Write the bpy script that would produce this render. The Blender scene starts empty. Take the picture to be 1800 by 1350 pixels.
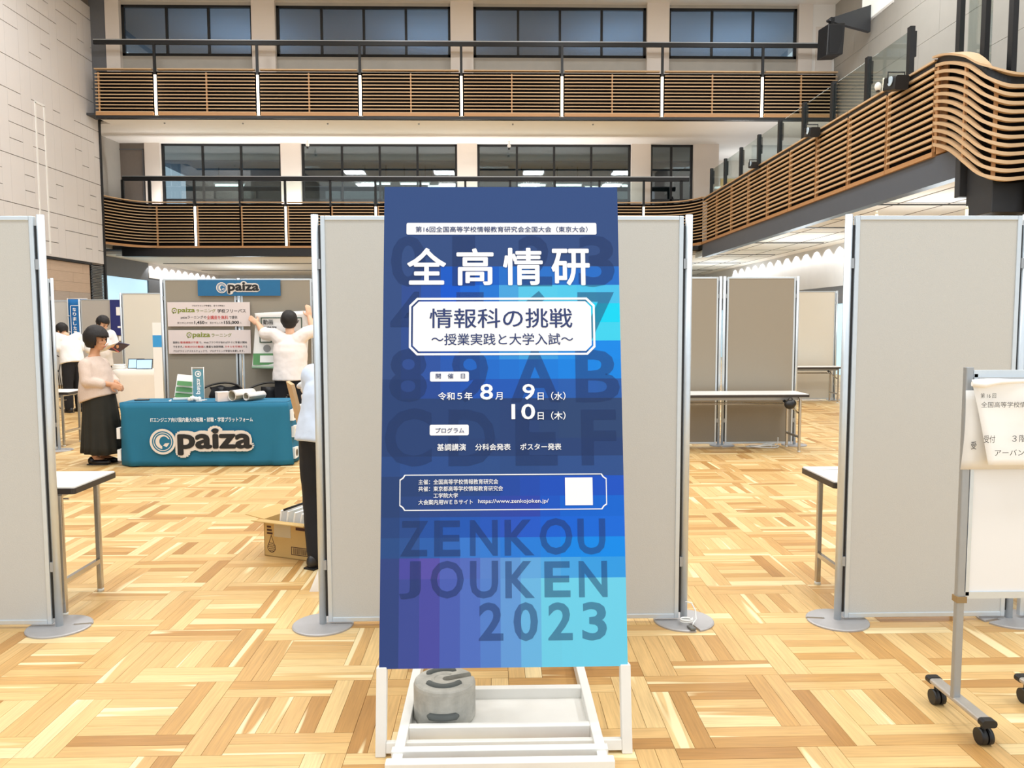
import bpy, math, random
from mathutils import Vector, Matrix, Euler
random.seed(7)
S = bpy.context.scene
COL = S.collection
R = math.radians

# ------------------------------------------------------------------ camera
cam = bpy.data.cameras.new('camera'); cam.sensor_width = 36; cam.lens = 28.0
cam.clip_start = .05; cam.clip_end = 200
co = bpy.data.objects.new('camera', cam); COL.objects.link(co)
yaw, pit, rol = R(1.31), R(4.37), R(.15)
fw = Vector((math.sin(yaw)*math.cos(pit), math.cos(yaw)*math.cos(pit), -math.sin(pit)))
rt = fw.cross(Vector((0, 0, 1))).normalized(); up = rt.cross(fw)
r2 = rt*math.cos(rol) - up*math.sin(rol); u2 = up*math.cos(rol) + rt*math.sin(rol)
m = Matrix((r2, u2, -fw)).transposed().to_4x4(); m.translation = (0, 0, 1.55)
co.matrix_world = m
S.camera = co

# ------------------------------------------------------------------ light
S.view_settings.view_transform = 'Standard'; S.view_settings.look = 'None'
S.view_settings.exposure = 0.14; S.view_settings.gamma = 1; S.view_settings.use_curve_mapping = False
W = bpy.data.worlds.new('world'); S.world = W; W.use_nodes = True
W.node_tree.nodes['Background'].inputs[0].default_value = (.90, .955, 1, 1)
W.node_tree.nodes['Background'].inputs[1].default_value = 1.05

def area(loc, sx, sy, power, rot=(0, 0, 0), col=(1, 1, 1)):
    l = bpy.data.lights.new('hall_light', 'AREA'); l.shape = 'RECTANGLE'; l.size = sx; l.size_y = sy
    l.energy = power; l.color = col
    o = bpy.data.objects.new('hall_light', l); COL.objects.link(o); o.location = loc; o.rotation_euler = rot
    return o
# rows of ceiling lamps high above the hall
for y in (0.5, 5.0, 9.5, 14.0, 18.6):
    for x in (-8.5, -3.0, 2.5, 8.0):
        area((x, y, 10.8), 1.2, 1.2, 176, col=(.94, .975, 1))
# point lights without fixtures, added to brighten the low ceilings below the galleries
def unseen_point(loc, power, r=.25, col=(1, 1, 1)):
    l = bpy.data.lights.new('unseen_point_light', 'POINT'); l.energy = power; l.color = col; l.shadow_soft_size = r
    o = bpy.data.objects.new('unseen_point_light', l); COL.objects.link(o); o.location = loc
for x, y in ((-10, 33), (-4, 31), (2, 31), (8.6, 31), (8.6, 22), (8.6, 15)):
    unseen_point((x, y, 2.5), 105, .5, col=(.86, .95, 1))
# unseen uplights added for the gallery ceilings; lamps in the rooms behind the windows
for x in (-9.5, -5.5, -1.5, 2.5): area((x, 26.85, 5.40), 3.6, .3, 60, rot=(R(180), 0, 0), col=(1, .97, .95))
area((8.5, 22, 4.6), 1.2, 6, 90, rot=(R(180), 0, 0), col=(1, .97, .95))
for x in (-7, 0, 7): area((x, 30.0, 7.30), 1.2, .3, 30, col=(.8, .95, 1))
for x in (-8, -2, 4, 8): area((x, 27.0, 8.9), 2, 2, 75, rot=(R(180), 0, 0), col=(.74, .85, 1))
unseen_point((8.8, 28.9, 6.2), 45)

# ------------------------------------------------------------------ materials
def lin(c):
    return tuple(((v/255)/12.92 if v/255 <= .04045 else ((v/255+.055)/1.055)**2.4) for v in c[:3])
MATS = {}
def M(name, c=(200, 200, 200), rough=.5, metal=0, var=.06, scale=14, bump=0, emit=0, spec=.5, stretch=None, alpha=None):
    if name in MATS: return MATS[name]
    mt = bpy.data.materials.new(name); mt.use_nodes = True; nt = mt.node_tree; b = nt.nodes['Principled BSDF']
    L = lin(c)
    tc = nt.nodes.new('ShaderNodeTexCoord'); nz = nt.nodes.new('ShaderNodeTexNoise'); nz.inputs['Scale'].default_value = scale
    nz.inputs['Detail'].default_value = 3
    if stretch:
        mp = nt.nodes.new('ShaderNodeMapping'); mp.inputs['Scale'].default_value = stretch
        nt.links.new(tc.outputs['Object'], mp.inputs[0]); nt.links.new(mp.outputs[0], nz.inputs['Vector'])
    else: nt.links.new(tc.outputs['Object'], nz.inputs['Vector'])
    mx = nt.nodes.new('ShaderNodeMix'); mx.data_type = 'RGBA'
    mx.inputs[6].default_value = tuple(max(0, v*(1-var)) for v in L)+(1,)
    mx.inputs[7].default_value = tuple(min(1, v*(1+var)) for v in L)+(1,)
    nt.links.new(nz.outputs['Fac'], mx.inputs[0]); nt.links.new(mx.outputs[2], b.inputs['Base Color'])
    b.inputs['Roughness'].default_value = rough; b.inputs['Metallic'].default_value = metal
    b.inputs['Specular IOR Level'].default_value = spec
    if bump:
        bp = nt.nodes.new('ShaderNodeBump'); bp.inputs['Strength'].default_value = bump; bp.inputs['Distance'].default_value = .01
        nt.links.new(nz.outputs['Fac'], bp.inputs['Height']); nt.links.new(bp.outputs[0], b.inputs['Normal'])
    if emit:
        b.inputs['Emission Color'].default_value = L+(1,); b.inputs['Emission Strength'].default_value = emit
    if alpha is not None: b.inputs['Alpha'].default_value = alpha
    MATS[name] = mt; return mt
def glass(name, tint=(235, 242, 242), refl=.10, rough=.02, top=.8):
    if name in MATS: return MATS[name]
    mt = bpy.data.materials.new(name); mt.use_nodes = True; nt = mt.node_tree
    nt.nodes.remove(nt.nodes['Principled BSDF']); out = nt.nodes['Material Output']
    t = nt.nodes.new('ShaderNodeBsdfTransparent'); t.inputs[0].default_value = lin(tint)+(1,)
    g = nt.nodes.new('ShaderNodeBsdfGlossy'); g.inputs['Roughness'].default_value = rough
    fr = nt.nodes.new('ShaderNodeLayerWeight'); fr.inputs[0].default_value = .25
    mr = nt.nodes.new('ShaderNodeMapRange'); mr.inputs['To Min'].default_value = refl; mr.inputs['To Max'].default_value = top
    mx = nt.nodes.new('ShaderNodeMixShader')
    nt.links.new(fr.outputs['Fresnel'], mr.inputs[0]); nt.links.new(mr.outputs[0], mx.inputs[0])
    nt.links.new(t.outputs[0], mx.inputs[1]); nt.links.new(g.outputs[0], mx.inputs[2]); nt.links.new(mx.outputs[0], out.inputs[0])
    MATS[name] = mt; return mt
def parquet_mat():
    mt = bpy.data.materials.new('oak_plank'); mt.use_nodes = True; nt = mt.node_tree; b = nt.nodes['Principled BSDF']
    N = nt.nodes.new; lk = nt.links.new
    at = N('ShaderNodeAttribute'); at.attribute_name = 'rnd'; oi = N('ShaderNodeObjectInfo')
    ad = N('ShaderNodeMath'); ad.operation = 'ADD'; lk(at.outputs['Fac'], ad.inputs[0]); lk(oi.outputs['Random'], ad.inputs[1])
    fr = N('ShaderNodeMath'); fr.operation = 'FRACT'; lk(ad.outputs[0], fr.inputs[0])
    cr = N('ShaderNodeValToRGB'); cr.color_ramp.interpolation = 'LINEAR'
    st = [(0, (178, 130, 72)), (.12, (198, 152, 90)), (.35, (213, 172, 112)), (.65, (220, 182, 121)), (.88, (227, 193, 135)), (1, (237, 213, 162))]
    e = cr.color_ramp.elements; e[0].position = 0; e[0].color = lin(st[0][1])+(1,); e[1].position = 1; e[1].color = lin(st[-1][1])+(1,)
    for p, c in st[1:-1]:
        k = e.new(p); k.color = lin(c)+(1,)
    lk(fr.outputs[0], cr.inputs[0])
    uv = N('ShaderNodeUVMap'); uv.uv_map = 'plank'
    w = N('ShaderNodeMath'); w.operation = 'MULTIPLY'; w.inputs[1].default_value = 97; lk(fr.outputs[0], w.inputs[0])
    def noise(sx, sy, sc, det=4, dist=0):
        mp = N('ShaderNodeMapping'); mp.inputs['Scale'].default_value = (sx, sy, 1); lk(uv.outputs[0], mp.inputs[0])
        n = N('ShaderNodeTexNoise'); n.noise_dimensions = '4D'; n.inputs['Scale'].default_value = sc; n.inputs['Detail'].default_value = det
        n.inputs['Distortion'].default_value = dist
        lk(mp.outputs[0], n.inputs['Vector']); lk(w.outputs[0], n.inputs['W']); return n
    n1 = noise(5, 110, 1, 5, .6); n2 = noise(1.0, 13, 1, 1, .2)
    r1 = N('ShaderNodeMapRange'); r1.inputs['From Min'].default_value = .3; r1.inputs['From Max'].default_value = .7
    r1.inputs['To Min'].default_value = .80; r1.inputs['To Max'].default_value = 1.06; lk(n1.outputs['Fac'], r1.inputs[0])
    mu = N('ShaderNodeMix'); mu.data_type = 'RGBA'; mu.blend_type = 'MULTIPLY'; mu.inputs[0].default_value = 1
    lk(cr.outputs[0], mu.inputs[6]); lk(r1.outputs[0], mu.inputs[7])
    r2_ = N('ShaderNodeMapRange'); r2_.inputs['From Min'].default_value = .62; r2_.inputs['From Max'].default_value = .66
    r2_.inputs['To Min'].default_value = 0; r2_.inputs['To Max'].default_value = .75; lk(n2.outputs['Fac'], r2_.inputs[0])
    sp = N('ShaderNodeMix'); sp.data_type = 'RGBA'; lk(r2_.outputs[0], sp.inputs[0]); lk(mu.outputs[2], sp.inputs[6])
    sp.inputs[7].default_value = lin((248, 229, 182))+(1,)
    lk(sp.outputs[2], b.inputs['Base Color']); b.inputs['Roughness'].default_value = .42; b.inputs['Specular IOR Level'].default_value = .4
    return mt

# ------------------------------------------------------------------ mesh helpers
class MB:
    def __init__(s): s.v = []; s.f = []; s.sm = []
    def add(s, v, f, mat=None, smooth=False):
        o = len(s.v)
        s.v += [tuple(mat @ Vector(p)) if mat is not None else tuple(p) for p in v]
        s.f += [tuple(i+o for i in q) for q in f]; s.sm += [smooth]*len(f); return s
    def box(s, c, d, rot=None, mat=None):
        x, y, z = (k/2 for k in d)
        v = [(-x, -y, -z), (x, -y, -z), (x, y, -z), (-x, y, -z), (-x, -y, z), (x, -y, z), (x, y, z), (-x, y, z)]
        f = [(0, 3, 2, 1), (4, 5, 6, 7), (0, 1, 5, 4), (1, 2, 6, 5), (2, 3, 7, 6), (3, 0, 4, 7)]
        mm = Matrix.Translation(c)
        if rot: mm = mm @ Euler(rot).to_matrix().to_4x4()
        if mat is not None: mm = mat @ mm
        return s.add(v, f, mm)
    def bb(s, a, b):
        return s.box(tuple((a[i]+b[i])/2 for i in range(3)), tuple(abs(b[i]-a[i]) for i in range(3)))
    def rbox(s, c, d, r=.01, n=3, axis='z', rot=None):
        # box with rounded corners round one axis
        ax = 'xyz'.index(axis); i, j = [k for k in range(3) if k != ax]
        pts = []
        for q in range(4):
            sx = (1, -1, -1, 1)[q]; sy = (1, 1, -1, -1)[q]
            for t in range(n+1):
                a = (q + t/n)*math.pi/2
                pts.append((sx*(d[i]/2-r)+r*math.cos(a), sy*(d[j]/2-r)+r*math.sin(a)))
        mm = Matrix.Translation(c)
        if rot: mm = mm @ Euler(rot).to_matrix().to_4x4()
        K = len(pts); v = []
        for h in (-d[ax]/2, d[ax]/2):
            for p in pts:
                w = [0, 0, 0]; w[i] = p[0]; w[j] = p[1]; w[ax] = h; v.append(w)
        f = [(k, (k+1) % K, K+(k+1) % K, K+k) for k in range(K)]
        f += [tuple(range(K))[::-1], tuple(range(K, 2*K))]
        if ax == 1: f = [q[::-1] for q in f]
        return s.add(v, f, mm)
    def cyl(s, p0, p1, r0, r1=None, n=16, cap=True, smooth=True):
        r1 = r0 if r1 is None else r1
        p0 = Vector(p0); p1 = Vector(p1); d = (p1-p0).normalized()
        a = d.orthogonal().normalized(); b = d.cross(a)
        v = [p0+a*(r0*math.cos(2*math.pi*k/n))+b*(r0*math.sin(2*math.pi*k/n)) for k in range(n)]
        v += [p1+a*(r1*math.cos(2*math.pi*k/n))+b*(r1*math.sin(2*math.pi*k/n)) for k in range(n)]
        s.add(v, [(k, (k+1) % n, n+(k+1) % n, n+k) for k in range(n)], smooth=smooth)
        if cap:
            o = len(s.v)-2*n
            s.f += [tuple(o+k for k in range(n))[::-1], tuple(o+n+k for k in range(n))]; s.sm += [False, False]
        return s
    def tube(s, pts, r, n=8, closed=False, smooth=True):
        pts = [Vector(p) for p in pts]; K = len(pts); rs = r if isinstance(r, (list, tuple)) else [r]*K
        up0 = None; rings = []
        for k in range(K):
            if closed: t = (pts[(k+1) % K]-pts[k-1]).normalized()
            else: t = (pts[min(k+1, K-1)]-pts[max(k-1, 0)]).normalized()
            if up0 is None: a = t.orthogonal().normalized()
            else:
                a = up0 - t*up0.dot(t)
                a = a.normalized() if a.length > 1e-6 else t.orthogonal().normalized()
            up0 = a; b = t.cross(a)
            rings.append([pts[k]+a*(rs[k]*math.cos(2*math.pi*q/n))+b*(rs[k]*math.sin(2*math.pi*q/n)) for q in range(n)])
        v = [p for g in rings for p in g]; f = []
        for k in range(K if closed else K-1):
            k2 = (k+1) % K
            for q in range(n): f.append((k*n+q, k*n+(q+1) % n, k2*n+(q+1) % n, k2*n+q))
        s.add(v, f, smooth=smooth)
        if not closed:
            o = len(s.v)-K*n
            s.f += [tuple(o+q for q in range(n))[::-1], tuple(o+(K-1)*n+q for q in range(n))]; s.sm += [False]*2
        return s
    def sweep(s, pts, w, h, off=0):
        # rectangular bar along a path that lies roughly level: w across, h up
        pts = [Vector(p) for p in pts]; K = len(pts); v = []
        for k in range(K):
            t = pts[min(k+1, K-1)]-pts[max(k-1, 0)]; t.z = 0; t.normalize(); nrm = Vector((t.y, -t.x, 0))
            c = pts[k]+nrm*off
            v += [c-nrm*w/2-Vector((0, 0, h/2)), c+nrm*w/2-Vector((0, 0, h/2)), c+nrm*w/2+Vector((0, 0, h/2)), c-nrm*w/2+Vector((0, 0, h/2))]
        f = []
        for k in range(K-1):
            for q in range(4): f.append((k*4+q, k*4+(q+1) % 4, k*4+4+(q+1) % 4, k*4+4+q))
        f += [(3, 2, 1, 0), tuple((K-1)*4+q for q in range(4))]
        return s.add(v, f)
    def prism(s, poly, a, b, mat=None):
        # poly in XY extruded z a..b
        K = len(poly); v = [(p[0], p[1], a) for p in poly]+[(p[0], p[1], b) for p in poly]
        f = [(k, (k+1) % K, K+(k+1) % K, K+k) for k in range(K)]+[tuple(range(K))[::-1], tuple(range(K, 2*K))]
        return s.add(v, f, mat)
    def sheet(s, grid, closed_u=False):
        nu = len(grid); nv = len(grid[0]); v = [p for g in grid for p in g]; f = []
        for i in range(nu-1 if not closed_u else nu):
            for j in range(nv-1):
                i2 = (i+1) % nu; f.append((i*nv+j, i2*nv+j, i2*nv+j+1, i*nv+j+1))
        return s.add(v, f, smooth=True)
    def ell(s, c, r, n=16, m_=10, mat=None):
        v = []; f = []
        for i in range(m_+1):
            t = math.pi*i/m_
            for j in range(n):
                a = 2*math.pi*j/n
                v.append((r[0]*math.sin(t)*math.cos(a), r[1]*math.sin(t)*math.sin(a), r[2]*math.cos(t)))
        for i in range(m_):
            for j in range(n): f.append((i*n+j, (i+1)*n+j, (i+1)*n+(j+1) % n, i*n+(j+1) % n))
        mm = Matrix.Translation(c)
        if mat is not None: mm = mm @ mat
        return s.add(v, f, mm, True)
    def mesh(s, name):
        me = bpy.data.meshes.new(name); me.from_pydata(s.v, [], s.f); me.polygons.foreach_set('use_smooth', s.sm); me.update(); return me
    def build(s, name, mat, parent=None, bevel=0, solid=0):
        o = bpy.data.objects.new(name, s.mesh(name)); COL.objects.link(o)
        if mat: o.data.materials.append(mat)
        if parent: o.parent = parent
        if bevel:
            b = o.modifiers.new('bevel', 'BEVEL'); b.width = bevel; b.segments = 2; b.limit_method = 'ANGLE'
        if solid:
            b = o.modifiers.new('solid', 'SOLIDIFY'); b.thickness = solid
        return o
def tag(o, label=None, cat=None, group=None, kind=None):
    if label: o['label'] = label
    if cat: o['category'] = cat
    if group: o['group'] = group
    if kind: o['kind'] = kind
    return o
def thing(name, label, cat, loc=(0, 0, 0), rz=0, group=None, rot=None):
    o = bpy.data.objects.new(name, None); COL.objects.link(o); o.location = loc; o.empty_display_size = .1
    o.rotation_euler = rot if rot else (0, 0, rz)
    return tag(o, label, cat, group)
def share(name, mesh, parent, loc, rot=(0, 0, 0), scale=None):
    o = bpy.data.objects.new(name, mesh); COL.objects.link(o); o.parent = parent; o.location = loc; o.rotation_euler = rot
    if scale: o.scale = scale
    return o
def struct(name, mb, mat, label=None):
    return tag(mb.build(name, mat), label, None, None, 'structure')

TMP = bpy.data.scenes.new('tmp')
def evaluated(o):
    TMP.collection.objects.link(o)
    with bpy.context.temp_override(scene=TMP, view_layer=TMP.view_layers[0]):
        dg = bpy.context.evaluated_depsgraph_get(); dg.update()
        me = bpy.data.meshes.new_from_object(o.evaluated_get(dg))
    TMP.collection.objects.unlink(o); return me
TXT = {}
def text_mesh(s, bold=0, spacing=1.0):
    k = (s, bold, spacing)
    if k in TXT: return TXT[k]
    cu = bpy.data.curves.new('t', 'FONT'); cu.body = s; cu.offset = bold; cu.space_character = spacing; cu.resolution_u = 3
    o = bpy.data.objects.new('t', cu); me = evaluated(o); bpy.data.objects.remove(o)
    vs = [tuple(v.co) for v in me.vertices]; fs = [tuple(p.vertices) for p in me.polygons]
    bpy.data.meshes.remove(me); TXT[k] = (vs, fs); return TXT[k]
def text(parent, s, x0, z0, x1, z1, mat, y=-.001, bold=0, name='lettering', spacing=1.0, mirror=False, pad=0, vertical=False, dirs=8, step=.00012):
    """letters filling the rectangle x0..x1, z0..z1 of the parent's front (XZ) plane"""
    vs, fs = text_mesh(s, 0 if dirs else bold, spacing)
    n0 = len(vs)
    if dirs and bold:      # heavier strokes: the outline spread a little in every direction
        nv = []; nf = []
        for k in range(dirs+1):
            dx = bold*math.cos(2*math.pi*k/dirs) if k < dirs else 0; dz = bold*math.sin(2*math.pi*k/dirs) if k < dirs else 0
            nv += [(v[0]+dx, v[1]+dz, v[2]) for v in vs]; nf += [tuple(i+k*n0 for i in q) for q in fs]
        vs, fs = nv, nf
    ax = min(v[0] for v in vs); bx = max(v[0] for v in vs); ay = min(v[1] for v in vs); by = max(v[1] for v in vs)
    ax -= pad; bx += pad; ay -= pad; by += pad
    out = []
    for v in vs:
        u = (v[0]-ax)/(bx-ax); w = (v[1]-ay)/(by-ay)
        if mirror: u = 1-u
        if vertical: u, w = w, 1-u     # lettering turned a quarter, reading downwards
        out.append((x0+u*(x1-x0), y-step*(len(out)//n0), z0+w*(z1-z0)))
    me = bpy.data.meshes.new(name); me.from_pydata(out, [], fs); me.materials.append(mat)
    o = bpy.data.objects.new(name, me); COL.objects.link(o); o.parent = parent; return o
def flat(parent, name, poly, mat, y=-.0005, holes=None):
    """flat printed shape: polygon in XZ"""
    me = bpy.data.meshes.new(name); me.from_pydata([(p[0], y, p[1]) for p in poly], [], [tuple(range(len(poly)))]); me.materials.append(mat)
    o = bpy.data.objects.new(name, me); COL.objects.link(o); o.parent = parent; return o
def ringflat(parent, name, outer, inner, mat, y=-.0005):
    K = len(outer); v = [(p[0], y, p[1]) for p in outer]+[(p[0], y, p[1]) for p in inner]
    me = bpy.data.meshes.new(name); me.from_pydata(v, [], [(k, (k+1) % K, K+(k+1) % K, K+k) for k in range(K)]); me.materials.append(mat)
    o = bpy.data.objects.new(name, me); COL.objects.link(o); o.parent = parent; return o
def rrect(x0, z0, x1, z1, r, n=4):
    pts = []
    for q, (cx, cz) in enumerate(((x1-r, z1-r), (x0+r, z1-r), (x0+r, z0+r), (x1-r, z0+r))):
        for t in range(n+1):
            a = (q+t/n)*math.pi/2; pts.append((cx+r*math.cos(a), cz+r*math.sin(a)))
    return pts
def circ(cx, cz, r, n=32, a0=0, a1=2*math.pi, end=False):
    return [(cx+r*math.cos(a0+(a1-a0)*k/n), cz+r*math.sin(a0+(a1-a0)*k/n)) for k in range(n+(1 if end else 0))]

# shared materials
alu = M('brushed_aluminium', (212, 220, 226), .38, .55, .05, 30)
alu_d = M('dull_aluminium', (168, 172, 176), .45, .6, .06, 30)
chrome = M('chrome', (190, 188, 184), .22, .9, .04, 20)
steel = M('base_steel', (176, 174, 174), .5, .35, .06, 25)
black = M('black_plastic', (26, 26, 28), .45, 0, .1, 30)
blackm = M('black_steel', (30, 31, 33), .45, .3, .1, 10)
dark = M('dark_grey_steel', (58, 60, 64), .5, .1, .08, 6)
fab_l = M('light_fabric', (199, 198, 193), .95, 0, .05, 260, .12)
fab_shade = M('shade_toned_fabric', (154, 145, 130), .95, 0, .05, 260, .12)  # panel fabric again, with the shade on the rear panels put into its colour
fab_c = M('cream_fabric', (222, 216, 202), .95, 0, .04, 200, .1)
white = M('white_paint', (238, 236, 232), .5, 0, .03, 8)
paper = M('paper', (248, 246, 242), .7, 0, .02, 30)
ink = M('black_ink', (28, 28, 30), .6, 0, .05, 30)
wood = M('pale_wood', (202, 170, 132), .5, 0, .10, 6, stretch=(1, 8, 8))
wood_o = M('oak_board', (180, 134, 88), .5, 0, .14, 6, stretch=(1, 9, 9))
backing = M('dark_backing', (15, 11, 9), .9, 0, .2, 4, spec=.1)
pane = glass('window_glass', (200, 214, 220), .12)
clear = glass('clear_glass', (240, 245, 243), .05, top=.30)

# ================================================================== SETTING
# ---- floor: pinwheel parquet, every cell has four pairs of long planks round four short ones
oak = parquet_mat()
floor = struct('floor', MB().bb((-14, -2, -.12), (12, 39, -.012)), oak, 'pale oak parquet floor laid in pinwheel squares')
SZ = .597; PX, PY = -.539, 3.38; U = SZ/8; GAP = .0006
def cell_planks(i, j):
    x0 = PX+i*SZ; y0 = PY+j*SZ; out = []
    for k in range(2):
        out.append((x0+3*U, y0+SZ-(k+.5)*U, 6*U, 0))          # far pair, from the left
        out.append((x0+SZ-(k+.5)*U, y0+SZ-3*U, 6*U, 1))       # right pair, from the far edge
        out.append((x0+SZ-3*U, y0+(k+.5)*U, 6*U, 0))          # near pair, to the right edge
        out.append((x0+(k+.5)*U, y0+3*U, 6*U, 1))             # left pair, from the near edge
    for k in range(4):
        if (i+j) % 2 == 0: out.append((x0+(2.5+k)*U, y0+SZ/2, 4*U, 1))
        else: out.append((x0+SZ/2, y0+(2.5+k)*U, 4*U, 0))
    return out
def plank_geo(L):
    a = L/2-GAP/2; b = U/2-GAP/2; c = .0015
    v = [(-a, -b, -.012), (a, -b, -.012), (a, b, -.012), (-a, b, -.012), (-a+c*.4, -b+c*.4, 0), (a-c*.4, -b+c*.4, 0), (a-c*.4, b-c*.4, 0), (-a+c*.4, b-c*.4, 0)]
    f = [(4, 5, 6, 7), (0, 1, 5, 4), (1, 2, 6, 5), (2, 3, 7, 6), (3, 0, 4, 7)]
    return v, f
pmesh = {}
for L in (6*U, 4*U):
    v, f = plank_geo(L); me = bpy.data.meshes.new('plank'); me.from_pydata(v, [], f); me.materials.append(oak)
    uvl = me.uv_layers.new(name='plank')
    for lp in me.loops: p = v[lp.vertex_index]; uvl.data[lp.index].uv = (p[0], p[1])
    pmesh[L] = me
near = []; rest = []
for j in range(-4, 58):
    for i in range(-24, 22):
        for pl in cell_planks(i, j):
            x, y, L, o = pl
            if y < -1 or y > 38 or abs(x-.02*y) > .80*max(y, 1)+2.2 or x < -13.0 or x > 10.2: continue
            px = 868+1400*x/max(y, .5); py = 568+2170/max(y, .5)
            if y > 2 and -20 < px < 1820 and py < 1362 and not (660 < px < 1105 and py < 1185): near.append((y, pl))
            else: rest.append(pl)
near.sort(key=lambda t: t[0])
for k, (y, pl) in enumerate(near):
    if k < 300:
        o = share('plank', pmesh[pl[2]], floor, (pl[0], pl[1], 0), (0, 0, math.pi/2 if pl[3] else 0))
    else: rest.append(pl)
def plank_bulk(pls):
    V = []; Fc = []; RN = []; UVs = []
    geo = {L: plank_geo(L) for L in (6*U, 4*U)}
    for x, y, L, o in pls:
        v, f = geo[L]; b = len(V); r = random.random()
        for p in v:
            V.append((x-p[1], y+p[0], p[2]) if o else (x+p[0], y+p[1], p[2])); RN.append(r)
        for q in f:
            Fc.append(tuple(b+i for i in q)); UVs += [c for i in q for c in (v[i][0], v[i][1])]
    me = bpy.data.meshes.new('plank'); me.from_pydata(V, [], Fc)
    a = me.attributes.new('rnd', 'FLOAT', 'POINT'); a.data.foreach_set('value', RN)
    uvl = me.uv_layers.new(name='plank'); uvl.data.foreach_set('uv', UVs)
    me.materials.append(oak); o = bpy.data.objects.new('plank', me); COL.objects.link(o); o.parent = floor
    return tag(o, None, None, None, 'stuff')
plank_bulk(rest)

# ---- walls
tile = M('white_wall_tile', (220, 215, 212), .45, 0, .015, 2)
joint = M('tile_joint', (120, 112, 106), .8)
stone = M('grey_stone', (166, 162, 154), .6, 0, .06, 3, .05)
beige = M('beige_plaster', (226, 216, 206), .7, 0, .02, 3)
ceilm = M('ceiling_white', (240, 236, 230), .8, 0, .02, 2)
concrete = M('concrete', (176, 170, 160), .8, 0, .1, 3, .1)
greyp = M('grey_panel', (104, 106, 110), .6, 0, .06, 4)
frost = M('frosted_window', (176, 214, 234), .4, 0, .03, 1, emit=.75)
wall_left = struct('wall_left', MB().bb((-12.0, -2, 3.30), (-11.735, 24.45, 11.1)), joint, 'tall white tiled wall on the left')
rows = 20; RH = .39
ystart = 15.6
y = ystart; strip = 0
while y < 24.4:
    w = random.choice((.36, .36, .44, .56, .72)); w = min(w, 24.42-y)
    if 24.42-(y+w) < .2: w = 24.42-y
    k = 0
    while k < rows-1:
        n = 1
        while k+n < rows-1 and (k+n) % 3 != 0 and random.random() < .55: n += 1
        if strip % 5 == 2 and random.random() < .35 and k+n < rows-2: n += 1
        z0 = 3.34+k*RH; z1 = 3.34+(k+n)*RH
        MB().bb((-11.735, y+.002, z0+.009), (-11.70, y+w-.002, z1-.009)).build('wall_tile', tile, wall_left)
        k += n
    y += w; strip += 1
MB().bb((-11.70, 21.10, 3.4), (-11.688, 21.16, 7.22)).bb((-11.70, 21.50, 3.4), (-11.688, 21.56, 7.22)).bb((-11.70, 21.1, 7.2), (-11.688, 21.56, 7.26)).build('slot_frame', white, wall_left)
MB().bb((-11.74, 24.42, 2.0), (-11.66, 24.50, 11.1)).build('corner_trim', black, wall_left)
MB().bb((-12.0, -2, 3.28), (-11.70, 23.72, 3.335)).build('shadow_gap', black, wall_left)
wl2 = struct('wall_left_lower', MB().bb((-12.1, -2, 0), (-11.80, 24.45, 3.29)), backing, 'wood plank wall below the white tiles')
wpl = [M('wall_wood_a', (196, 172, 150), .6, 0, .12, 4, stretch=(1, 1, 10)), M('wall_wood_b', (178, 164, 152), .6, 0, .12, 4, stretch=(1, 1, 10)), M('wall_wood_c', (160, 150, 142), .6, 0, .12, 4, stretch=(1, 1, 10))]
for k in range(12):
    y = 16.0+(k % 3)*-.55
    while y < 23.6:
        w = random.choice((.9, 1.3, 1.7)); y1 = min(y+w, 23.68)
        if 23.68-y1 < .3: y1 = 23.68
        zz = 3.27-k*.272; mi = 0 if k < 3 else random.choice((1, 1, 2))
        MB().bb((-11.80, y+.003, zz-.268), (-11.765, y1-.003, zz)).build('wall_plank', wpl[mi], wl2); y = y1
for k in range(24): MB().box((-11.74, 24.08, 2.22+k*.045), (.07, .66, .014), (0, .5, 0)).build('louvre_slat', alu_d, wl2)
MB().bb((-11.80, 23.74, 0), (-11.74, 24.42, 2.16)).build('wall_panel', M('pale_grey_panel', (190, 190, 192), .6), wl2)

# right wall
wall_right = struct('wall_right', MB().bb((10.23, 4, 3.9), (10.6, 27.6, 11.1)), joint, 'grey stone wall on the right')
for a in range(10):
    for b in range(7):
        y0 = 8.0+a*1.75-(b % 2)*.875; z0 = 4.3+b*.96
        if y0 < 24.0: MB().bb((10.19, y0+.003, z0+.004), (10.23, min(y0+1.747, 24.2), min(z0+.956, 11.0))).build('stone_slab', stone, wall_right)
rw = MB().bb((10.17, 20.7, 9.70), (10.192, 22.4, 10.94)).build('lit_window', M('lit_window', (236, 238, 230), .4, emit=.6), wall_right); MB().bb((10.16, 20.65, 9.64), (10.192, 22.45, 9.70)).build('window_sill', white, wall_right)
wr2 = struct('wall_right_lower', MB().bb((10.2, 4, 2.62), (10.6, 39, 3.9)), M('pale_concrete', (206, 206, 206), .8, 0, .05, 3, .1), 'pale concrete wall washed by downlights on the right')
struct('wall_right_base', MB().bb((10.22, 4, 2.1), (10.6, 39, 2.62)), greyp)
struct('wall_right_near', MB().bb((10.24, 4, 0), (10.5, 21, 2.1)), greyp)
struct('window_20', MB().bb((10.24, 21, 0), (10.5, 39, 2.1)), frost, 'pale blue frosted glazing low on the right wall')
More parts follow.
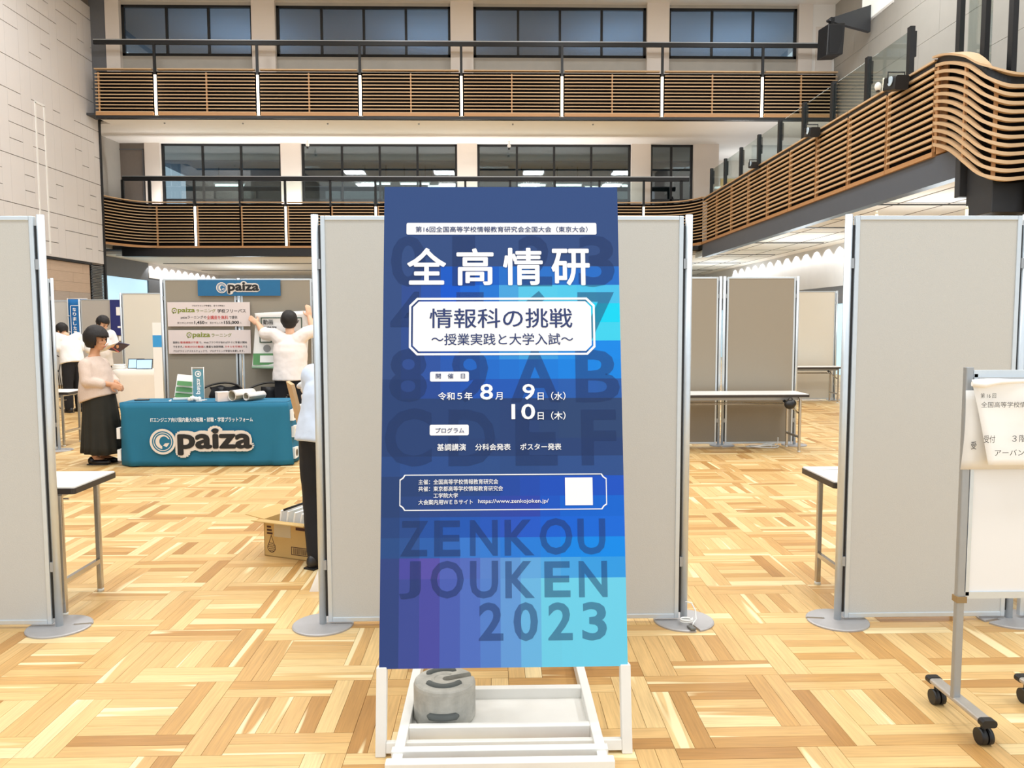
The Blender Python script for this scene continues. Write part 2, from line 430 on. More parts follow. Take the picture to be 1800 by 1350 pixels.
# left wall below the gallery
struct('wall_left_rear', MB().bb((-13.4, 24.5, 3.2), (-13.1, 30.8, 4.2)).bb((-13.4, 30.8, 0), (-13.1, 39, 3.3)).bb((-13.4, 24.5, 0), (-12.0, 24.6, 11)), greyp, 'dark grey wall band beyond the tiled wall')
struct('wall_left_washed', MB().bb((-13.4, 30.8, 3.3), (-13.08, 39, 3.95)), tile, 'white wall washed by downlights')
struct('window_21', MB().bb((-13.3, 24.6, 0), (-13.12, 30.7, 3.2)), frost, 'pale blue bright glazing beyond the tiled wall')
wb = struct('wall_back', MB().bb((-13.4, 38.5, 0), (10.6, 38.8, 3.95)), M('far_wall', (176, 174, 170), .7, 0, .08, 2), 'far grey wall below the galleries')
for k in range(7): MB().bb((-9.5+k*2.3, 38.44, 2.9), (-7.6+k*2.3, 38.5, 3.7)).build('dark_window', pane if k < 0 else M('far_window', (70, 78, 86), .2), wb)
struct('wall_gallery_end', MB().bb((-12.75, 24.5, 4.0), (-12.45, 27.4, 11)), stone, 'grey side wall of the lower gallery')

# ceilings
struct('ceiling', MB().bb((-13, -1, 10.95), (12, 24.6, 11.15)), ceilm, 'white hall ceiling')
cg = MB(); cgp = [(-11.38, 23.7), (10.18, 23.7), (10.18, 24.55), (10.3, 30.6), (-12.9, 30.6), (-12.9, 24.52), (-11.38, 24.52)]
cg.add([(x, y, 7.47+(y-23.7)*.0275+t) for t in (0, .08) for x, y in cgp], [(6, 5, 4, 3, 2, 1, 0), (7, 8, 9, 10, 11, 12, 13)]+[(k, (k+1) % 7, 7+(k+1) % 7, 7+k) for k in range(7)])
cgo = struct('ceiling_gallery', cg, ceilm, 'white ceiling above the lower gallery')
for x in (-10.4, -5.35, .35, 5.9):
    MB().bb((x-.40, 26.42, 7.585), (x+.40, 26.45, 7.605)).bb((x-.40, 27.0, 7.585), (x+.40, 27.03, 7.625)).bb((x-.40, 26.42, 7.585), (x-.37, 27.03, 7.625)).bb((x+.37, 26.42, 7.585), (x+.40, 27.03, 7.625)).build('hatch_frame', dark, cgo)
for x in (-8.3, -2.6, 3.0): MB().bb((x-.7, 25.95, 7.555), (x+.7, 26.0, 7.59)).build('air_slot', dark, cgo)
for x in (-11.8, -9.7, -7.4, -4.9, -2.2, .6, 3.0): MB().cyl((x, 24.3, 7.45), (x, 24.3, 7.50), .025, n=10).build('sprinkler', alu_d, cgo)
cl = struct('ceiling_lower', MB().bb((6.95, 11.75, 3.86), (10.25, 38.6, 3.96)).bb((-13.2, 26.95, 3.86), (6.95, 38.6, 3.96)), ceilm, 'low white ceiling below the galleries')
for k, yy in enumerate((15.7, 19.5, 23.2, 27.2, 31.0, 35)):
    MB().bb((7.2 if yy < 26.9 else -12.6, yy-.05, 3.845), (9.6, yy+.05, 3.86)).build('ceiling_slot', black, cl)
for k in range(2, 12):
    MB().bb((7.0, 8+k*2.5, 3.852), (9.7, 8.015+k*2.5, 3.86)).build('ceiling_joint', joint, cl)
for x in (7.9, 8.9, 9.68): MB().bb((x, 11.8, 3.852), (x+.015, 38, 3.86)).build('ceiling_joint', joint, cl)
struct('trim_1', MB().bb((6.82, 11.5, 3.72), (6.95, 27, 3.9)), M('pale_blue_steel', (206, 218, 226), .4, .1), 'pale ledge below the right gallery')
for k in range(14): 
    yy = 22.6+.85*k
    for (x, ylist) in ((9.93, yy),):
        l = bpy.data.lights.new('wall_washer', 'SPOT'); l.energy = 24; l.spot_size = R(112); l.spot_blend = .12; l.shadow_soft_size = .03
        o = bpy.data.objects.new('wall_washer', l); COL.objects.link(o); o.location = (9.97, yy, 3.84); o.rotation_euler = (0, R(-16), 0)
for k in range(11):
    l = bpy.data.lights.new('wall_washer', 'SPOT'); l.energy = 24; l.spot_size = R(112); l.spot_blend = .12; l.shadow_soft_size = .03
    o = bpy.data.objects.new('wall_washer', l); COL.objects.link(o); o.location = (-12.85, 30.95+.69*k, 3.84); o.rotation_euler = (0, R(16), 0)

# ---- window walls of the two galleries
def window(n, x0, x1, z0, z1, Y, panes, label, transom=None):
    o = struct('window_%d' % n, MB().bb((x0, Y, z0), (x0+.08, Y+.09, z1)).bb((x1-.08, Y, z0), (x1, Y+.09, z1)).bb((x0, Y, z1-.07), (x1, Y+.09, z1)).bb((x0, Y, z0), (x1, Y+.09, z0+.08)), blackm, label)
    w = (x1-x0-.16)/panes
    for k in range(panes):
        a = x0+.08+k*w
        if k: MB().bb((a-.035, Y+.01, z0+.06), (a+.035, Y+.08, z1-.06)).build('mullion', blackm, o)
        MB().bb((a+.0, Y+.04, z0+.07), (a+w, Y+.05, z1-.06)).build('pane', pane, o)
    if transom: MB().bb((x0+.05, Y+.01, transom-.035), (x1-.05, Y+.08, transom+.035)).build('transom', blackm, o)
    return o
ordn = ('first', 'second', 'third', 'fourth')
for k, (a, b, n) in enumerate(((-10.85, -7.03, 3), (-6.35, -1.228, 4), (-.559, 4.571, 4), (5.231, 9.086, 3))):
    window(1+k, a, b, 9.40, 10.86, 24.3, n, '%s window from the left above the upper gallery' % ordn[k])
for k, (a, b, n) in enumerate(((-11.1, -7.098, 3), (-6.433, -1.199, 4), (-.527, 4.681, 4), (5.341, 6.80, 2))):
    window(5+k, a, b, 4.5, 7.58, 27.45, n, '%s window from the left behind the lower gallery' % ordn[k], 5.72)
wu = struct('wall_window_upper', MB().bb((-12.6, 24.3, 7.6), (10.3, 24.5, 9.40)).bb((-12.6, 24.3, 10.86), (10.3, 24.5, 11.0)), concrete, 'concrete sill wall above the upper gallery')
for a, b in ((-7.03, -6.35), (-1.228, -.559), (4.571, 5.231), (9.086, 9.5), (-11.25, -10.85)): MB().bb((a, 24.14, 7.6), (b, 24.5, 10.95)).build('pillar', beige, wu)
MB().bb((9.5, 24.2, 7.6), (10.3, 24.5, 10.95)).build('wall_panel', ceilm, wu)
MB().bb((9.62, 24.16, 7.7), (10.1, 24.22, 10.3)).build('door_leaf', beige, wu)
MB().bb((-12.6, 24.2, 7.6), (-11.25, 24.5, 10.95)).build('wall_panel', greyp, wu)
wl = struct('wall_window_lower', MB().bb((-12.6, 27.45, 7.58), (7.6, 27.6, 7.7)).bb((-12.6, 27.45, 3.9), (7.6, 27.6, 4.5)), concrete, 'wall of windows behind the lower gallery')
for a, b in ((-7.098, -6.433), (-1.199, -.527), (4.681, 5.341), (6.80, 7.65), (-11.6, -11.1)): MB().bb((a, 27.3, 4.1), (b, 27.6, 7.63)).build('pillar', beige, wl)
MB().bb((-12.6, 27.4, 4.1), (-11.6, 27.6, 7.63)).build('wall_panel', M('brown_grey_panel', (126, 116, 108), .6), wl)
for kx, wv in ((-12.45, .78), (-11.62, .0)):
    pass
MB().bb((-12.46, 27.36, 7.35), (-11.66, 27.4, 7.38)).bb((-11.7, 27.36, 4.1), (-11.66, 27.4, 7.38)).build('door_frame', greyp, wl)
# rooms behind the glass
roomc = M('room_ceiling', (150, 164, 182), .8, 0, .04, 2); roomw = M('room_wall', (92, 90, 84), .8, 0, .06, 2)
struct('wall_room_upper', MB().bb((-12.6, 30.5, 7.7), (10.4, 30.7, 11)), roomw)
struct('ceiling_room_upper', MB().bb((-12.6, 24.5, 10.92), (10.4, 30.7, 11.1)), roomc)
struct('floor_room_upper', MB().bb((-12.6, 24.5, 7.78), (10.4, 30.7, 7.85)), roomw)
struct('wall_room_lower', MB().bb((-12.6, 33.5, 3.97), (7.6, 33.7, 7.7)).bb((7.5, 27.6, 3.97), (7.65, 33.5, 7.7)), roomw)
struct('ceiling_room_lower', MB().bb((-12.6, 30.6, 7.60), (7.6, 33.7, 7.72)), roomc)
struct('floor_room_lower', MB().bb((-12.6, 27.6, 3.97), (10.3, 33.7, 4.1)), roomw)
struct('wall_gallery_far', MB().bb((7.6, 30.5, 4.0), (10.6, 30.7, 7.7)), beige, 'pale wall at the far end of the right gallery')
tube_m = M('lit_tube', (255, 252, 240), .4, emit=6)
for k, (x, yy) in enumerate(((-10.2, 31.6), (-4.5, 31.2), (-3.0, 31.2), (-2.0, 31.8), (1.5, 31.5), (2.9, 31.5), (4.2, 32), (5.6, 31.6))):
    tl = thing('tube_light', '%s lit tube lamp from the left behind the lower gallery windows' % ('first', 'second', 'third', 'fourth', 'fifth', 'sixth', 'seventh', 'eighth')[k], 'ceiling light', (x, yy, 6.9), 0, 'tube lamps in the rooms behind the lower gallery')
    MB().cyl((-.55, 0, 0), (.55, 0, 0), .035, n=10).build('tube', tube_m, tl); MB().box((0, 0, .07), (1.2, .1, .05)).build('housing', white, tl)
    [MB().cyl((q, 0, .08), (q, 0, .72), .01, n=6).build('suspension_rod', black, tl) for q in (-.4, .4)]

# ---- galleries with slatted guards
led = M('led_strip', (255, 240, 214), .5, emit=5)
def slat_bank(parent, x0, x1, Y, zs, mesh_cache={}):
    L = round(x1-x0, 3)
    if L not in mesh_cache:
        me = MB().box((0, 0, 0), (L, .030, .026)).mesh('slat'); me.materials.append(wood); mesh_cache[L] = me
    for z in zs: share('slat', mesh_cache[L], parent, ((x0+x1)/2, Y, z))
gu = thing('gallery_guard', 'upper slatted wooden guard running straight across the back wall', 'balustrade', (0, 23.6, 7.44))
def loc(o, z): return z-o
zsu = [8.68-7.44-.0965*k for k in range(12)]
lx = [-9.651, -6.74, -3.812, -.9, 2.012, 4.924, 7.853]
edges = [-11.35]+lx+[10.05]
for k in range(len(edges)-1):
    a, b = edges[k], edges[k+1]; a += .075 if k else 0; b -= .075 if k < len(edges)-2 else 0
    slat_bank(gu, a, b, 0, zsu)
    MB().bb((a, -.04, 1.355), (b, .10, 1.385)).build('cap_board', wood, gu)
    MB().bb((a, -.03, .075), (b, .06, .165)).build('bottom_board', wood_o, gu)
    mid = (a+b)/2 if k else -11.25
    MB().bb((mid-.018, -.012, .16), (mid+.018, .05, 1.28)).build('slat_bracket', wood_o, gu)
for x in lx:
    MB().bb((x-.032, .0, .10), (x+.032, .03, 1.22)).build('light_strip', led, gu)
    MB().bb((x-.035, -.02, 1.22), (x+.035, .04, 2.06)).build('rail_post', blackm, gu)
MB().bb((-11.35, .12, .0), (10.05, .16, 1.34)).build('backing_panel', backing, gu)
MB().bb((-11.35, -.02, 2.06), (10.05, .05, 2.17)).build('handrail', blackm, gu)
MB().bb((-11.35, -.03, 2.17), (10.05, .06, 2.195)).build('rail_cap', alu_d, gu)
MB().bb((-11.35, -.02, 0), (10.05, .10, .07)).build('edge_beam', black, gu)
struct('floor_gallery_upper', MB().bb((-12.6, 23.74, 7.56), (10.2, 24.3, 7.62)), dark)

gl = thing('gallery_guard', 'lower slatted wooden guard with curved ends across the back', 'balustrade', (0, 26.5, 3.76))
zsl = [5.36-3.76-.0955*k for k in range(13)]
posts_l = [-9.704+1.4665*k for k in range(11)]     # light, gap, light, gap ...
ed = [-10.95]+posts_l
for k in range(len(ed)-1):
    a, b = ed[k], ed[k+1]; light_a = k >= 1 and (k-1) % 2 == 0; light_b = k % 2 == 0
    a += .07 if light_a else .03; b -= .07 if light_b else .03
    if k == 0: a = -10.95
    slat_bank(gl, a, b, 0, zsl)
    MB().bb((a, -.04, 1.72), (b, .10, 1.75)).build('cap_board', wood, gl)
    MB().bb((a, -.012, .33), (a+.036, .05, 1.62)).build('slat_bracket', wood_o, gl)
for k, x in enumerate(posts_l):
    if k % 2 == 0:
        MB().bb((x-.03, 0, .30), (x+.03, .03, 1.60)).build('light_strip', led, gl)
    MB().bb((x-.035, -.02, 1.6), (x+.035, .05, 2.45)).build('rail_post', blackm, gl)
    if k < len(posts_l)-1: MB().bb((x+.04, .015, 1.78), (posts_l[k+1]-.04, .025, 2.4)).build('glass_panel', clear, gl)
def bez(p, n=10):
    out = []
    for k in range(n+1):
        t = k/n; a = [(1-t)**3, 3*t*(1-t)**2, 3*t*t*(1-t), t**3]
        out.append(tuple(sum(a[i]*p[i][c] for i in range(4)) for c in range(2)))
    return out
cL = bez([(-10.95, 0), (-11.5, 0), (-11.8, -.5), (-12.15, -1.75)]); cR = bez([(4.96+.05, 0), (5.9, 0), (6.4, -.25), (6.63, -1.2)])
for cc in (cL, cR):
    for z in zsl: MB().sweep([(p[0], p[1], z) for p in cc], .032, .027).build('slat', wood, gl)
    MB().sweep([(p[0], p[1]+.03, 1.735) for p in cc], .14, .03).build('cap_board', wood, gl)
    MB().sweep([(p[0]+(.0 if cc is cR else 0), p[1]+.16, 1.0) for p in cc], .03, 1.4).build('backing_panel', backing, gl)
    MB().sweep([(p[0], p[1], .30) for p in cc], .12, .07).build('bottom_board', wood_o, gl)
MB().bb((-11.0, -.03, .26), (5.1, .07, .33)).build('bottom_board', wood_o, gl)
MB().bb((-11.0, .12, .0), (5.1, .16, 1.7)).build('backing_panel', backing, gl)
MB().bb((-12.1, .0, .0), (6.5, .35, .27)).build('edge_beam', black, gl)
MB().bb((-12.0, -.02, 2.42), (6.45, .05, 2.55)).build('handrail', blackm, gl)
MB().bb((-12.0, -.03, 2.55), (6.45, .06, 2.575)).build('rail_cap', alu_d, gl)
for x in (-12.0, -11.14, 6.2): MB().bb((x-.045, -.02, 1.5), (x+.045, .05, 2.45)).build('rail_post', blackm, gl)
struct('floor_gallery_lower', MB().bb((-12.9, 26.62, 3.97), (10.2, 27.6, 4.1)), dark)

gr = thing('gallery_guard', 'long slatted wooden guard of the right gallery running into the distance', 'balustrade', (6.63, 12.05, 3.60))
zsr = [5.335-3.60-.1035*k for k in range(12)]
me = MB().box((0, 0, 0), (.042, 1.475-.075, .038)).mesh('slat'); me.materials.append(wood)
meb = MB().box((0, 0, 0), (.05, .03, 1.30)).mesh('slat_bracket'); meb.materials.append(wood_o)
for k in range(9):
    yc = (k+.5)*1.475
    for z in zsr: share('slat', me, gr, (0, yc, z))
    for d in (-.66, -.715): share('slat_bracket', meb, gr, (.035, yc+d, 1.12))
    MB().bb((-.03, yc-.715, 1.83), (.12, yc+.715, 1.86)).build('cap_board', wood, gr)
    MB().bb((-.03, yc-.73, .43), (.20, yc+.73, .50)).build('bottom_board', wood_o, gr)
MB().bb((.13, 0, .48), (.17, 13.3, 1.82)).build('backing_panel', backing, gr)
MB().bb((.0, 0, 1.74), (.12, 13.3, 1.825)).build('cap_gap', blackm, gr)
MB().bb((.02, -.6, .02), (.2, 13.4, .43)).build('edge_beam', M('blue_grey_steel', (92, 98, 108), .45, .2, .05, 4), gr)
for k in range(9):
    yp = .97+1.466*k
    MB().bb((.05, yp-.05, 1.80), (.13, yp+.05, 2.67)).bb((.13, yp-.03, 2.2), (.17, yp+.03, 2.6)).build('glass_post', blackm, gr)
    if k < 8: MB().bb((.085, yp+.05, 1.87), (.097, yp+1.416, 2.62)).build('glass_panel', clear, gr)
struct('floor_gallery_right', MB().bb((6.83, 11.4, 3.97), (10.2, 26.7, 4.1)), dark)

# curved stair guard at the near end of the right gallery
import bisect
ctrl = [(6.616, 12.02, 5.354, 4.202), (6.472, 11.55, 5.238, 4.074), (6.338, 11.1, 5.102, 3.93), (6.254, 10.75, 4.976, 3.773), (6.222, 10.5, 4.861, 3.626), (6.27, 10.25, 4.656, 3.434), (6.46, 10.15, 4.522, 3.359), (6.734, 10.2, 4.524, 3.382), (7.239, 10.4, 4.598, 3.47), (7.759, 10.6, 4.658, 3.552)]
def catmull(P, n=5):
    out = []
    for i in range(len(P)-1):
        p0 = P[max(i-1, 0)]; p1 = P[i]; p2 = P[i+1]; p3 = P[min(i+2, len(P)-1)]
        for k in range(n):
            t = k/n
            out.append(tuple(.5*((2*b)+(-a+c)*t+(2*a-5*b+4*c-d)*t*t+(-a+3*b-3*c+d)*t**3) for a, b, c, d in zip(p0, p1, p2, p3)))
    out.append(P[-1]); return out
cs = catmull(ctrl)
gs = thing('stair_guard', 'wavy slatted wooden guard curving down at the near end of the right gallery', 'balustrade', (6.63, 12.0, 3.3))
def rel(p): return (p[0]-6.63, p[1]-12.0, p[2]-3.3)
for k in range(12):
    f = k/11
    MB().sweep([rel((p[0], p[1], p[2]*(1-f)+p[3]*f)) for p in cs], .06, .045).build('slat', wood, gs)
MB().sweep([rel((p[0]+.08, p[1]+.08, p[2]+.15)) for p in cs], .22, .03).build('cap_board', wood, gs)
MB().sweep([rel((p[0]+.05, p[1]+.06, p[2]+.085)) for p in cs], .03, .10).build('cap_gap', blackm, gs)
bk = MB(); bk.sheet([[rel((p[0]+.16, p[1]+.14, p[3]-.02)), rel((p[0]+.16, p[1]+.14, p[2]+.08))] for p in cs]); bk.build('backing_panel', backing, gs, solid=.02)
for i in (2, 18, 28, 38):
    p = cs[i]; MB().bb(rel((p[0]+.0, p[1]+.02, p[3])), rel((p[0]+.035, p[1]+.06, p[2]))).build('slat_bracket', wood_o, gs)
for (x, yy, z) in ((6.66, 11.6, 5.2), (6.63, 10.95, 5.0), (6.72, 10.5, 4.85)):
    MB().bb(rel((x, yy-.05, z-.4)), rel((x+.07, yy+.05, 7.4))).build('glass_post', blackm, gs)
MB().bb(rel((6.78, 11.0, 4.9)), rel((6.79, 11.55, 7.2))).build('glass_panel', clear, gs)
MB().bb(rel((6.63, 11.75, 4.05)), rel((6.90, 12.0, 5.3))).build('end_board', wood_o, gs)
st_ = thing('staircase', 'black steel stair flight below the wavy wooden guard', 'staircase', (7.2, 10.8, 2.3))
stm = M('stair_steel', (52, 54, 58), .5, .1, .08, 4)
for k, (x0, x1, y0, y1, z0, z1) in enumerate(((6.42, 8.6, 11.0, 11.12, 3.27, 4.12), (6.52, 8.6, 10.42, 11.0, 2.98, 3.72), (6.9, 8.6, 9.75, 10.35, 2.6, 3.4), (7.3, 8.6, 9.1, 9.75, 2.25, 3.05), (7.6, 8.6, 8.4, 9.1, 1.9, 2.7))):
    MB().bb((x0-7.2, y0-10.8, z0-2.3), (x1-7.2, y1-10.8, z1-2.3)).build('stair_step', stm, st_, bevel=.01)
MB().bb((7.0-7.2, 11.0-10.8, -2.3), (7.25-7.2, 11.25-10.8, 1.0)).build('support_column', stm, st_)

# ================================================================== THE SIGN
sign_white = M('sign_white_print', (246, 247, 250), .6, 0, .0, 3)
sign_navy = M('sign_navy_print', (34, 52, 108), .6, 0, .0, 3)
ghost_m = M('sign_ghost_print', (22, 56, 116), .6, 0, .0, 3, alpha=.42)
frame_w = M('worn_white_wood', (236, 234, 228), .6, 0, .06, 9, .1)
lean = R(-10.8)
sg = thing('sign_stand', 'tall blue conference sign board on a white wooden stand', 'sign', (.032, 2.7534, 0), rot=(lean, 0, 0))
MB().bb((-.4525, .0, .306), (.4525, .022, 2.116)).build('board', M('sign_edge', (226, 228, 232), .6), sg, bevel=.002)
def mosaic():
    c = .0745; x0 = -.4525; xs = [x0]+[-.4577+c*k for k in range(1, 12)]+[.4525]
    zs = [.306, .6235, .699, .7728, .8478, .9246, .9983, 1.0724, 1.14, 1.29, 1.3636, 1.4383, 1.5098, 1.5809, 1.6546, 1.7265, 1.7995, 2.116]
    n1 = (36, 62, 114); n2 = (46, 72, 126)
    rows_ = [
      [(45, 66, 126), (58, 74, 150), (70, 74, 162), (70, 92, 178), (76, 108, 192), (80, 124, 202), (94, 150, 216), (100, 176, 226), (104, 200, 232), (104, 202, 234), (104, 203, 235), (104, 203, 235)],
      [(46, 66, 128), (70, 72, 160), (84, 78, 168), (76, 96, 182), (78, 104, 188), (84, 126, 202), (90, 146, 212), (92, 162, 222), (78, 162, 226), (66, 158, 226), (52, 152, 226), (44, 150, 228)],
      [(38, 74, 134), (42, 80, 146), (40, 92, 172), (44, 98, 182), (52, 116, 204), (48, 118, 208), (36, 116, 212), (32, 120, 216), (24, 124, 222), (4, 130, 230), (2, 132, 232), (0, 134, 234)],
      [(36, 66, 124), (38, 72, 138), (32, 78, 160), (30, 82, 172), (28, 84, 178), (32, 84, 186), (38, 82, 190), (30, 86, 198), (16, 92, 208), (12, 96, 212), (12, 100, 214), (14, 102, 216)],
      [n1, (38, 66, 124), (40, 68, 134), (38, 68, 140), (36, 70, 148), (38, 70, 158), (42, 68, 164), (42, 68, 170), (20, 82, 192), (8, 94, 204), (6, 96, 206), (8, 98, 208)],
      [n1, n1, (38, 66, 122), (38, 68, 126), (36, 68, 132), (32, 68, 142), (30, 70, 160), (28, 72, 172), (22, 76, 186), (20, 78, 190), (20, 78, 192), (22, 80, 194)],
      [(38, 70, 130), (40, 74, 138), (40, 74, 138), (40, 74, 138), (40, 74, 136), (40, 74, 134), (40, 72, 130), (40, 72, 130), (42, 74, 134), (42, 76, 138), (42, 76, 138), (42, 76, 138)],
      [n1]*12,
      [n1, n1, n1, n1, (36, 64, 116), (36, 64, 116), n1, n1, (38, 64, 112), (40, 66, 112), (40, 66, 112), (40, 66, 112)],
      [n1, (38, 66, 128), (36, 70, 146), (32, 76, 164), (28, 80, 174), (26, 82, 178), (26, 84, 178), (28, 86, 176), (30, 86, 172), (34, 88, 170), (36, 88, 168), (36, 88, 166)],
      [n2, (42, 72, 140), (40, 78, 156), (34, 84, 172), (26, 94, 188), (24, 102, 198), (22, 108, 204), (20, 112, 208), (16, 118, 214), (12, 124, 220), (10, 126, 222), (10, 128, 222)],
      [n2, (42, 72, 138), (38, 76, 156), (26, 84, 180), (20, 98, 196), (28, 112, 206), (48, 140, 216), (60, 156, 220), (52, 150, 222), (26, 136, 224), (10, 130, 226), (8, 130, 226)],
      [n2, (42, 72, 140), (34, 78, 166), (12, 84, 194), (22, 104, 204), (50, 140, 216), (72, 176, 224), (74, 188, 226), (72, 192, 228), (68, 196, 230), (62, 198, 230), (58, 200, 232)],
      [n2, (42, 72, 140), (34, 78, 168), (6, 84, 198), (16, 100, 206), (48, 140, 216), (70, 176, 226), (72, 190, 230), (60, 196, 232), (30, 200, 236), (6, 202, 238), (4, 204, 238)],
      [n2, (42, 72, 142), (36, 78, 166), (4, 82, 200), (18, 98, 206), (26, 112, 206), (66, 156, 216), (80, 188, 226), (78, 192, 228), (74, 190, 228), (70, 186, 228), (68, 182, 228)],
      [n2, n2, (44, 74, 138), (14, 84, 190), (8, 82, 190), (14, 88, 190), (30, 104, 194), (40, 108, 194), (34, 106, 194), (30, 104, 192), (30, 102, 192), (30, 102, 192)],
      [(46, 72, 124)]*12]
    V = []; Fc = []; C = []
    for r in range(len(zs)-1):
        for k in range(12):
            b = len(V); V += [(xs[k], -.0004, zs[r]), (xs[k+1], -.0004, zs[r]), (xs[k+1], -.0004, zs[r+1]), (xs[k], -.0004, zs[r+1])]
            Fc.append((b, b+1, b+2, b+3)); C += list(lin(rows_[r][k])+(1,))*4
    me = bpy.data.meshes.new('printed_sheet'); me.from_pydata(V, [], Fc)
    ca = me.color_attributes.new('print', 'FLOAT_COLOR', 'CORNER'); ca.data.foreach_set('color', C)
    mt = bpy.data.materials.new('sign_print'); mt.use_nodes = True; nt = mt.node_tree
    a = nt.nodes.new('ShaderNodeVertexColor'); a.layer_name = 'print'; b = nt.nodes['Principled BSDF']
    nt.links.new(a.outputs[0], b.inputs['Base Color']); b.inputs['Roughness'].default_value = .65; b.inputs['Specular IOR Level'].default_value = .25
    me.materials.append(mt); o = bpy.data.objects.new('printed_sheet', me); COL.objects.link(o); o.parent = sg
    return o
sheet_o = mosaic()
SIGN = [
    ('PILL1', -0.3660, 1.9248, 0.3683, 1.9716),
    ('第16回全国高等学校情報教育研究会全国大会（東京大会）', -0.3310, 1.9339, 0.3336, 1.9573),
    ('全', -0.3627, 1.7277, -0.2130, 1.8723),
    ('高', -0.1737, 1.7245, -0.0309, 1.8707),
    ('情', 0.0048, 1.7249, 0.1582, 1.8721),
    ('研', 0.1911, 1.7239, 0.3398, 1.8690),
    ('OCT', -0.3537, 1.4545, 0.3560, 1.6769),
    ('INNER', -0.3386, 1.4698, 0.3415, 1.6621),
    ('情報科の挑戦', -0.2761, 1.5590, 0.2693, 1.6348),
    ('～授業実践と大学入試～', -0.2685, 1.4931, 0.2710, 1.5384),
    ('PILL2', -0.2729, 1.3545, -0.1260, 1.3921),
    ('開\u3000催\u3000日', -0.2514, 1.3653, -0.1411, 1.3848),
    ('令和５年', -0.2425, 1.2839, -0.1125, 1.3140),
    ('8', -0.0839, 1.2847, -0.0352, 1.3445),
    ('月', -0.0266, 1.2845, 0.0006, 1.3133),
    ('9', 0.0760, 1.2840, 0.1226, 1.3438),
    ('日（水）', 0.1332, 1.2821, 0.2388, 1.3138),
    ('10', 0.0339, 1.2095, 0.1233, 1.2682),
    ('日（木）', 0.1325, 1.2074, 0.2378, 1.2390),
    ('PILL3', -0.2733, 1.1511, -0.1269, 1.1910),
    ('プログラム', -0.2513, 1.1596, -0.1440, 1.1796),
    ('基調講演', -0.2454, 1.0936, -0.1376, 1.1198),
    ('分科会発表', -0.1028, 1.0941, 0.0301, 1.1189),
    ('ポスター発表', 0.0657, 1.0937, 0.2204, 1.1192),
    ('FRAME', -0.3841, 0.8724, 0.3884, 1.0055),
    ('主催：全国高等学校情報教育研究会', -0.3140, 0.9688, -0.0175, 0.9877),
    ('共催：東京都高等学校情報教育研究会', -0.3139, 0.9435, 0.0001, 0.9624),
    ('工学院大学', -0.2581, 0.9187, -0.1673, 0.9369),
    ('大会案内用ＷＥＢサイト', -0.3136, 0.8943, -0.1123, 0.9131),
    ('https://www.zenkojoken.jp/', -0.0919, 0.8945, 0.1701, 0.9133),
    ('QR', 0.2323, 0.8884, 0.3352, 0.9909),
]
GHOST = [
    ('Z', -0.381, 0.706, -0.277, 0.835), ('E', -0.255, 0.705, -0.158, 0.836), ('N', -0.123, 0.706, -0.020, 0.837), ('K', 0.005, 0.706, 0.116, 0.837), ('O', 0.135, 0.707, 0.257, 0.842), ('U', 0.276, 0.707, 0.380, 0.839), ('J', -0.383, 0.552, -0.303, 0.689), ('O', -0.268, 0.553, -0.145, 0.690), ('U', -0.123, 0.552, -0.019, 0.688), ('K', 0.007, 0.552, 0.116, 0.686), ('E', 0.151, 0.554, 0.247, 0.684), ('N', 0.278, 0.553, 0.384, 0.684), ('2', -0.091, 0.401, -0.001, 0.538), ('0', 0.036, 0.398, 0.126, 0.538), ('2', 0.163, 0.400, 0.253, 0.536), ('3', 0.288, 0.398, 0.379, 0.536), ('0', -0.425, 1.720, -0.292, 1.922), ('1', -0.190, 1.723, -0.102, 1.920), ('2', 0.062, 1.721, 0.194, 1.922), ('3', 0.296, 1.718, 0.436, 1.922), ('4', -0.425, 1.503, -0.297, 1.701), ('5', -0.189, 1.499, -0.059, 1.699), ('6', 0.054, 1.498, 0.192, 1.703), ('7', 0.290, 1.501, 0.431, 1.698), ('8', -0.427, 1.276, -0.284, 1.481), ('9', -0.191, 1.275, -0.053, 1.480), ('A', 0.030, 1.274, 0.221, 1.474), ('B', 0.278, 1.273, 0.446, 1.474), ('C', -0.442, 1.035, -0.265, 1.254), ('D', -0.203, 1.036, -0.027, 1.248), ('E', 0.048, 1.036, 0.206, 1.246), ('F', 0.296, 1.036, 0.428, 1.245)
]
for ch, a, b, c, d in GHOST: text(sheet_o, ch, a, b, c, d, ghost_m, -.0010, .024, 'background_letter', dirs=0)
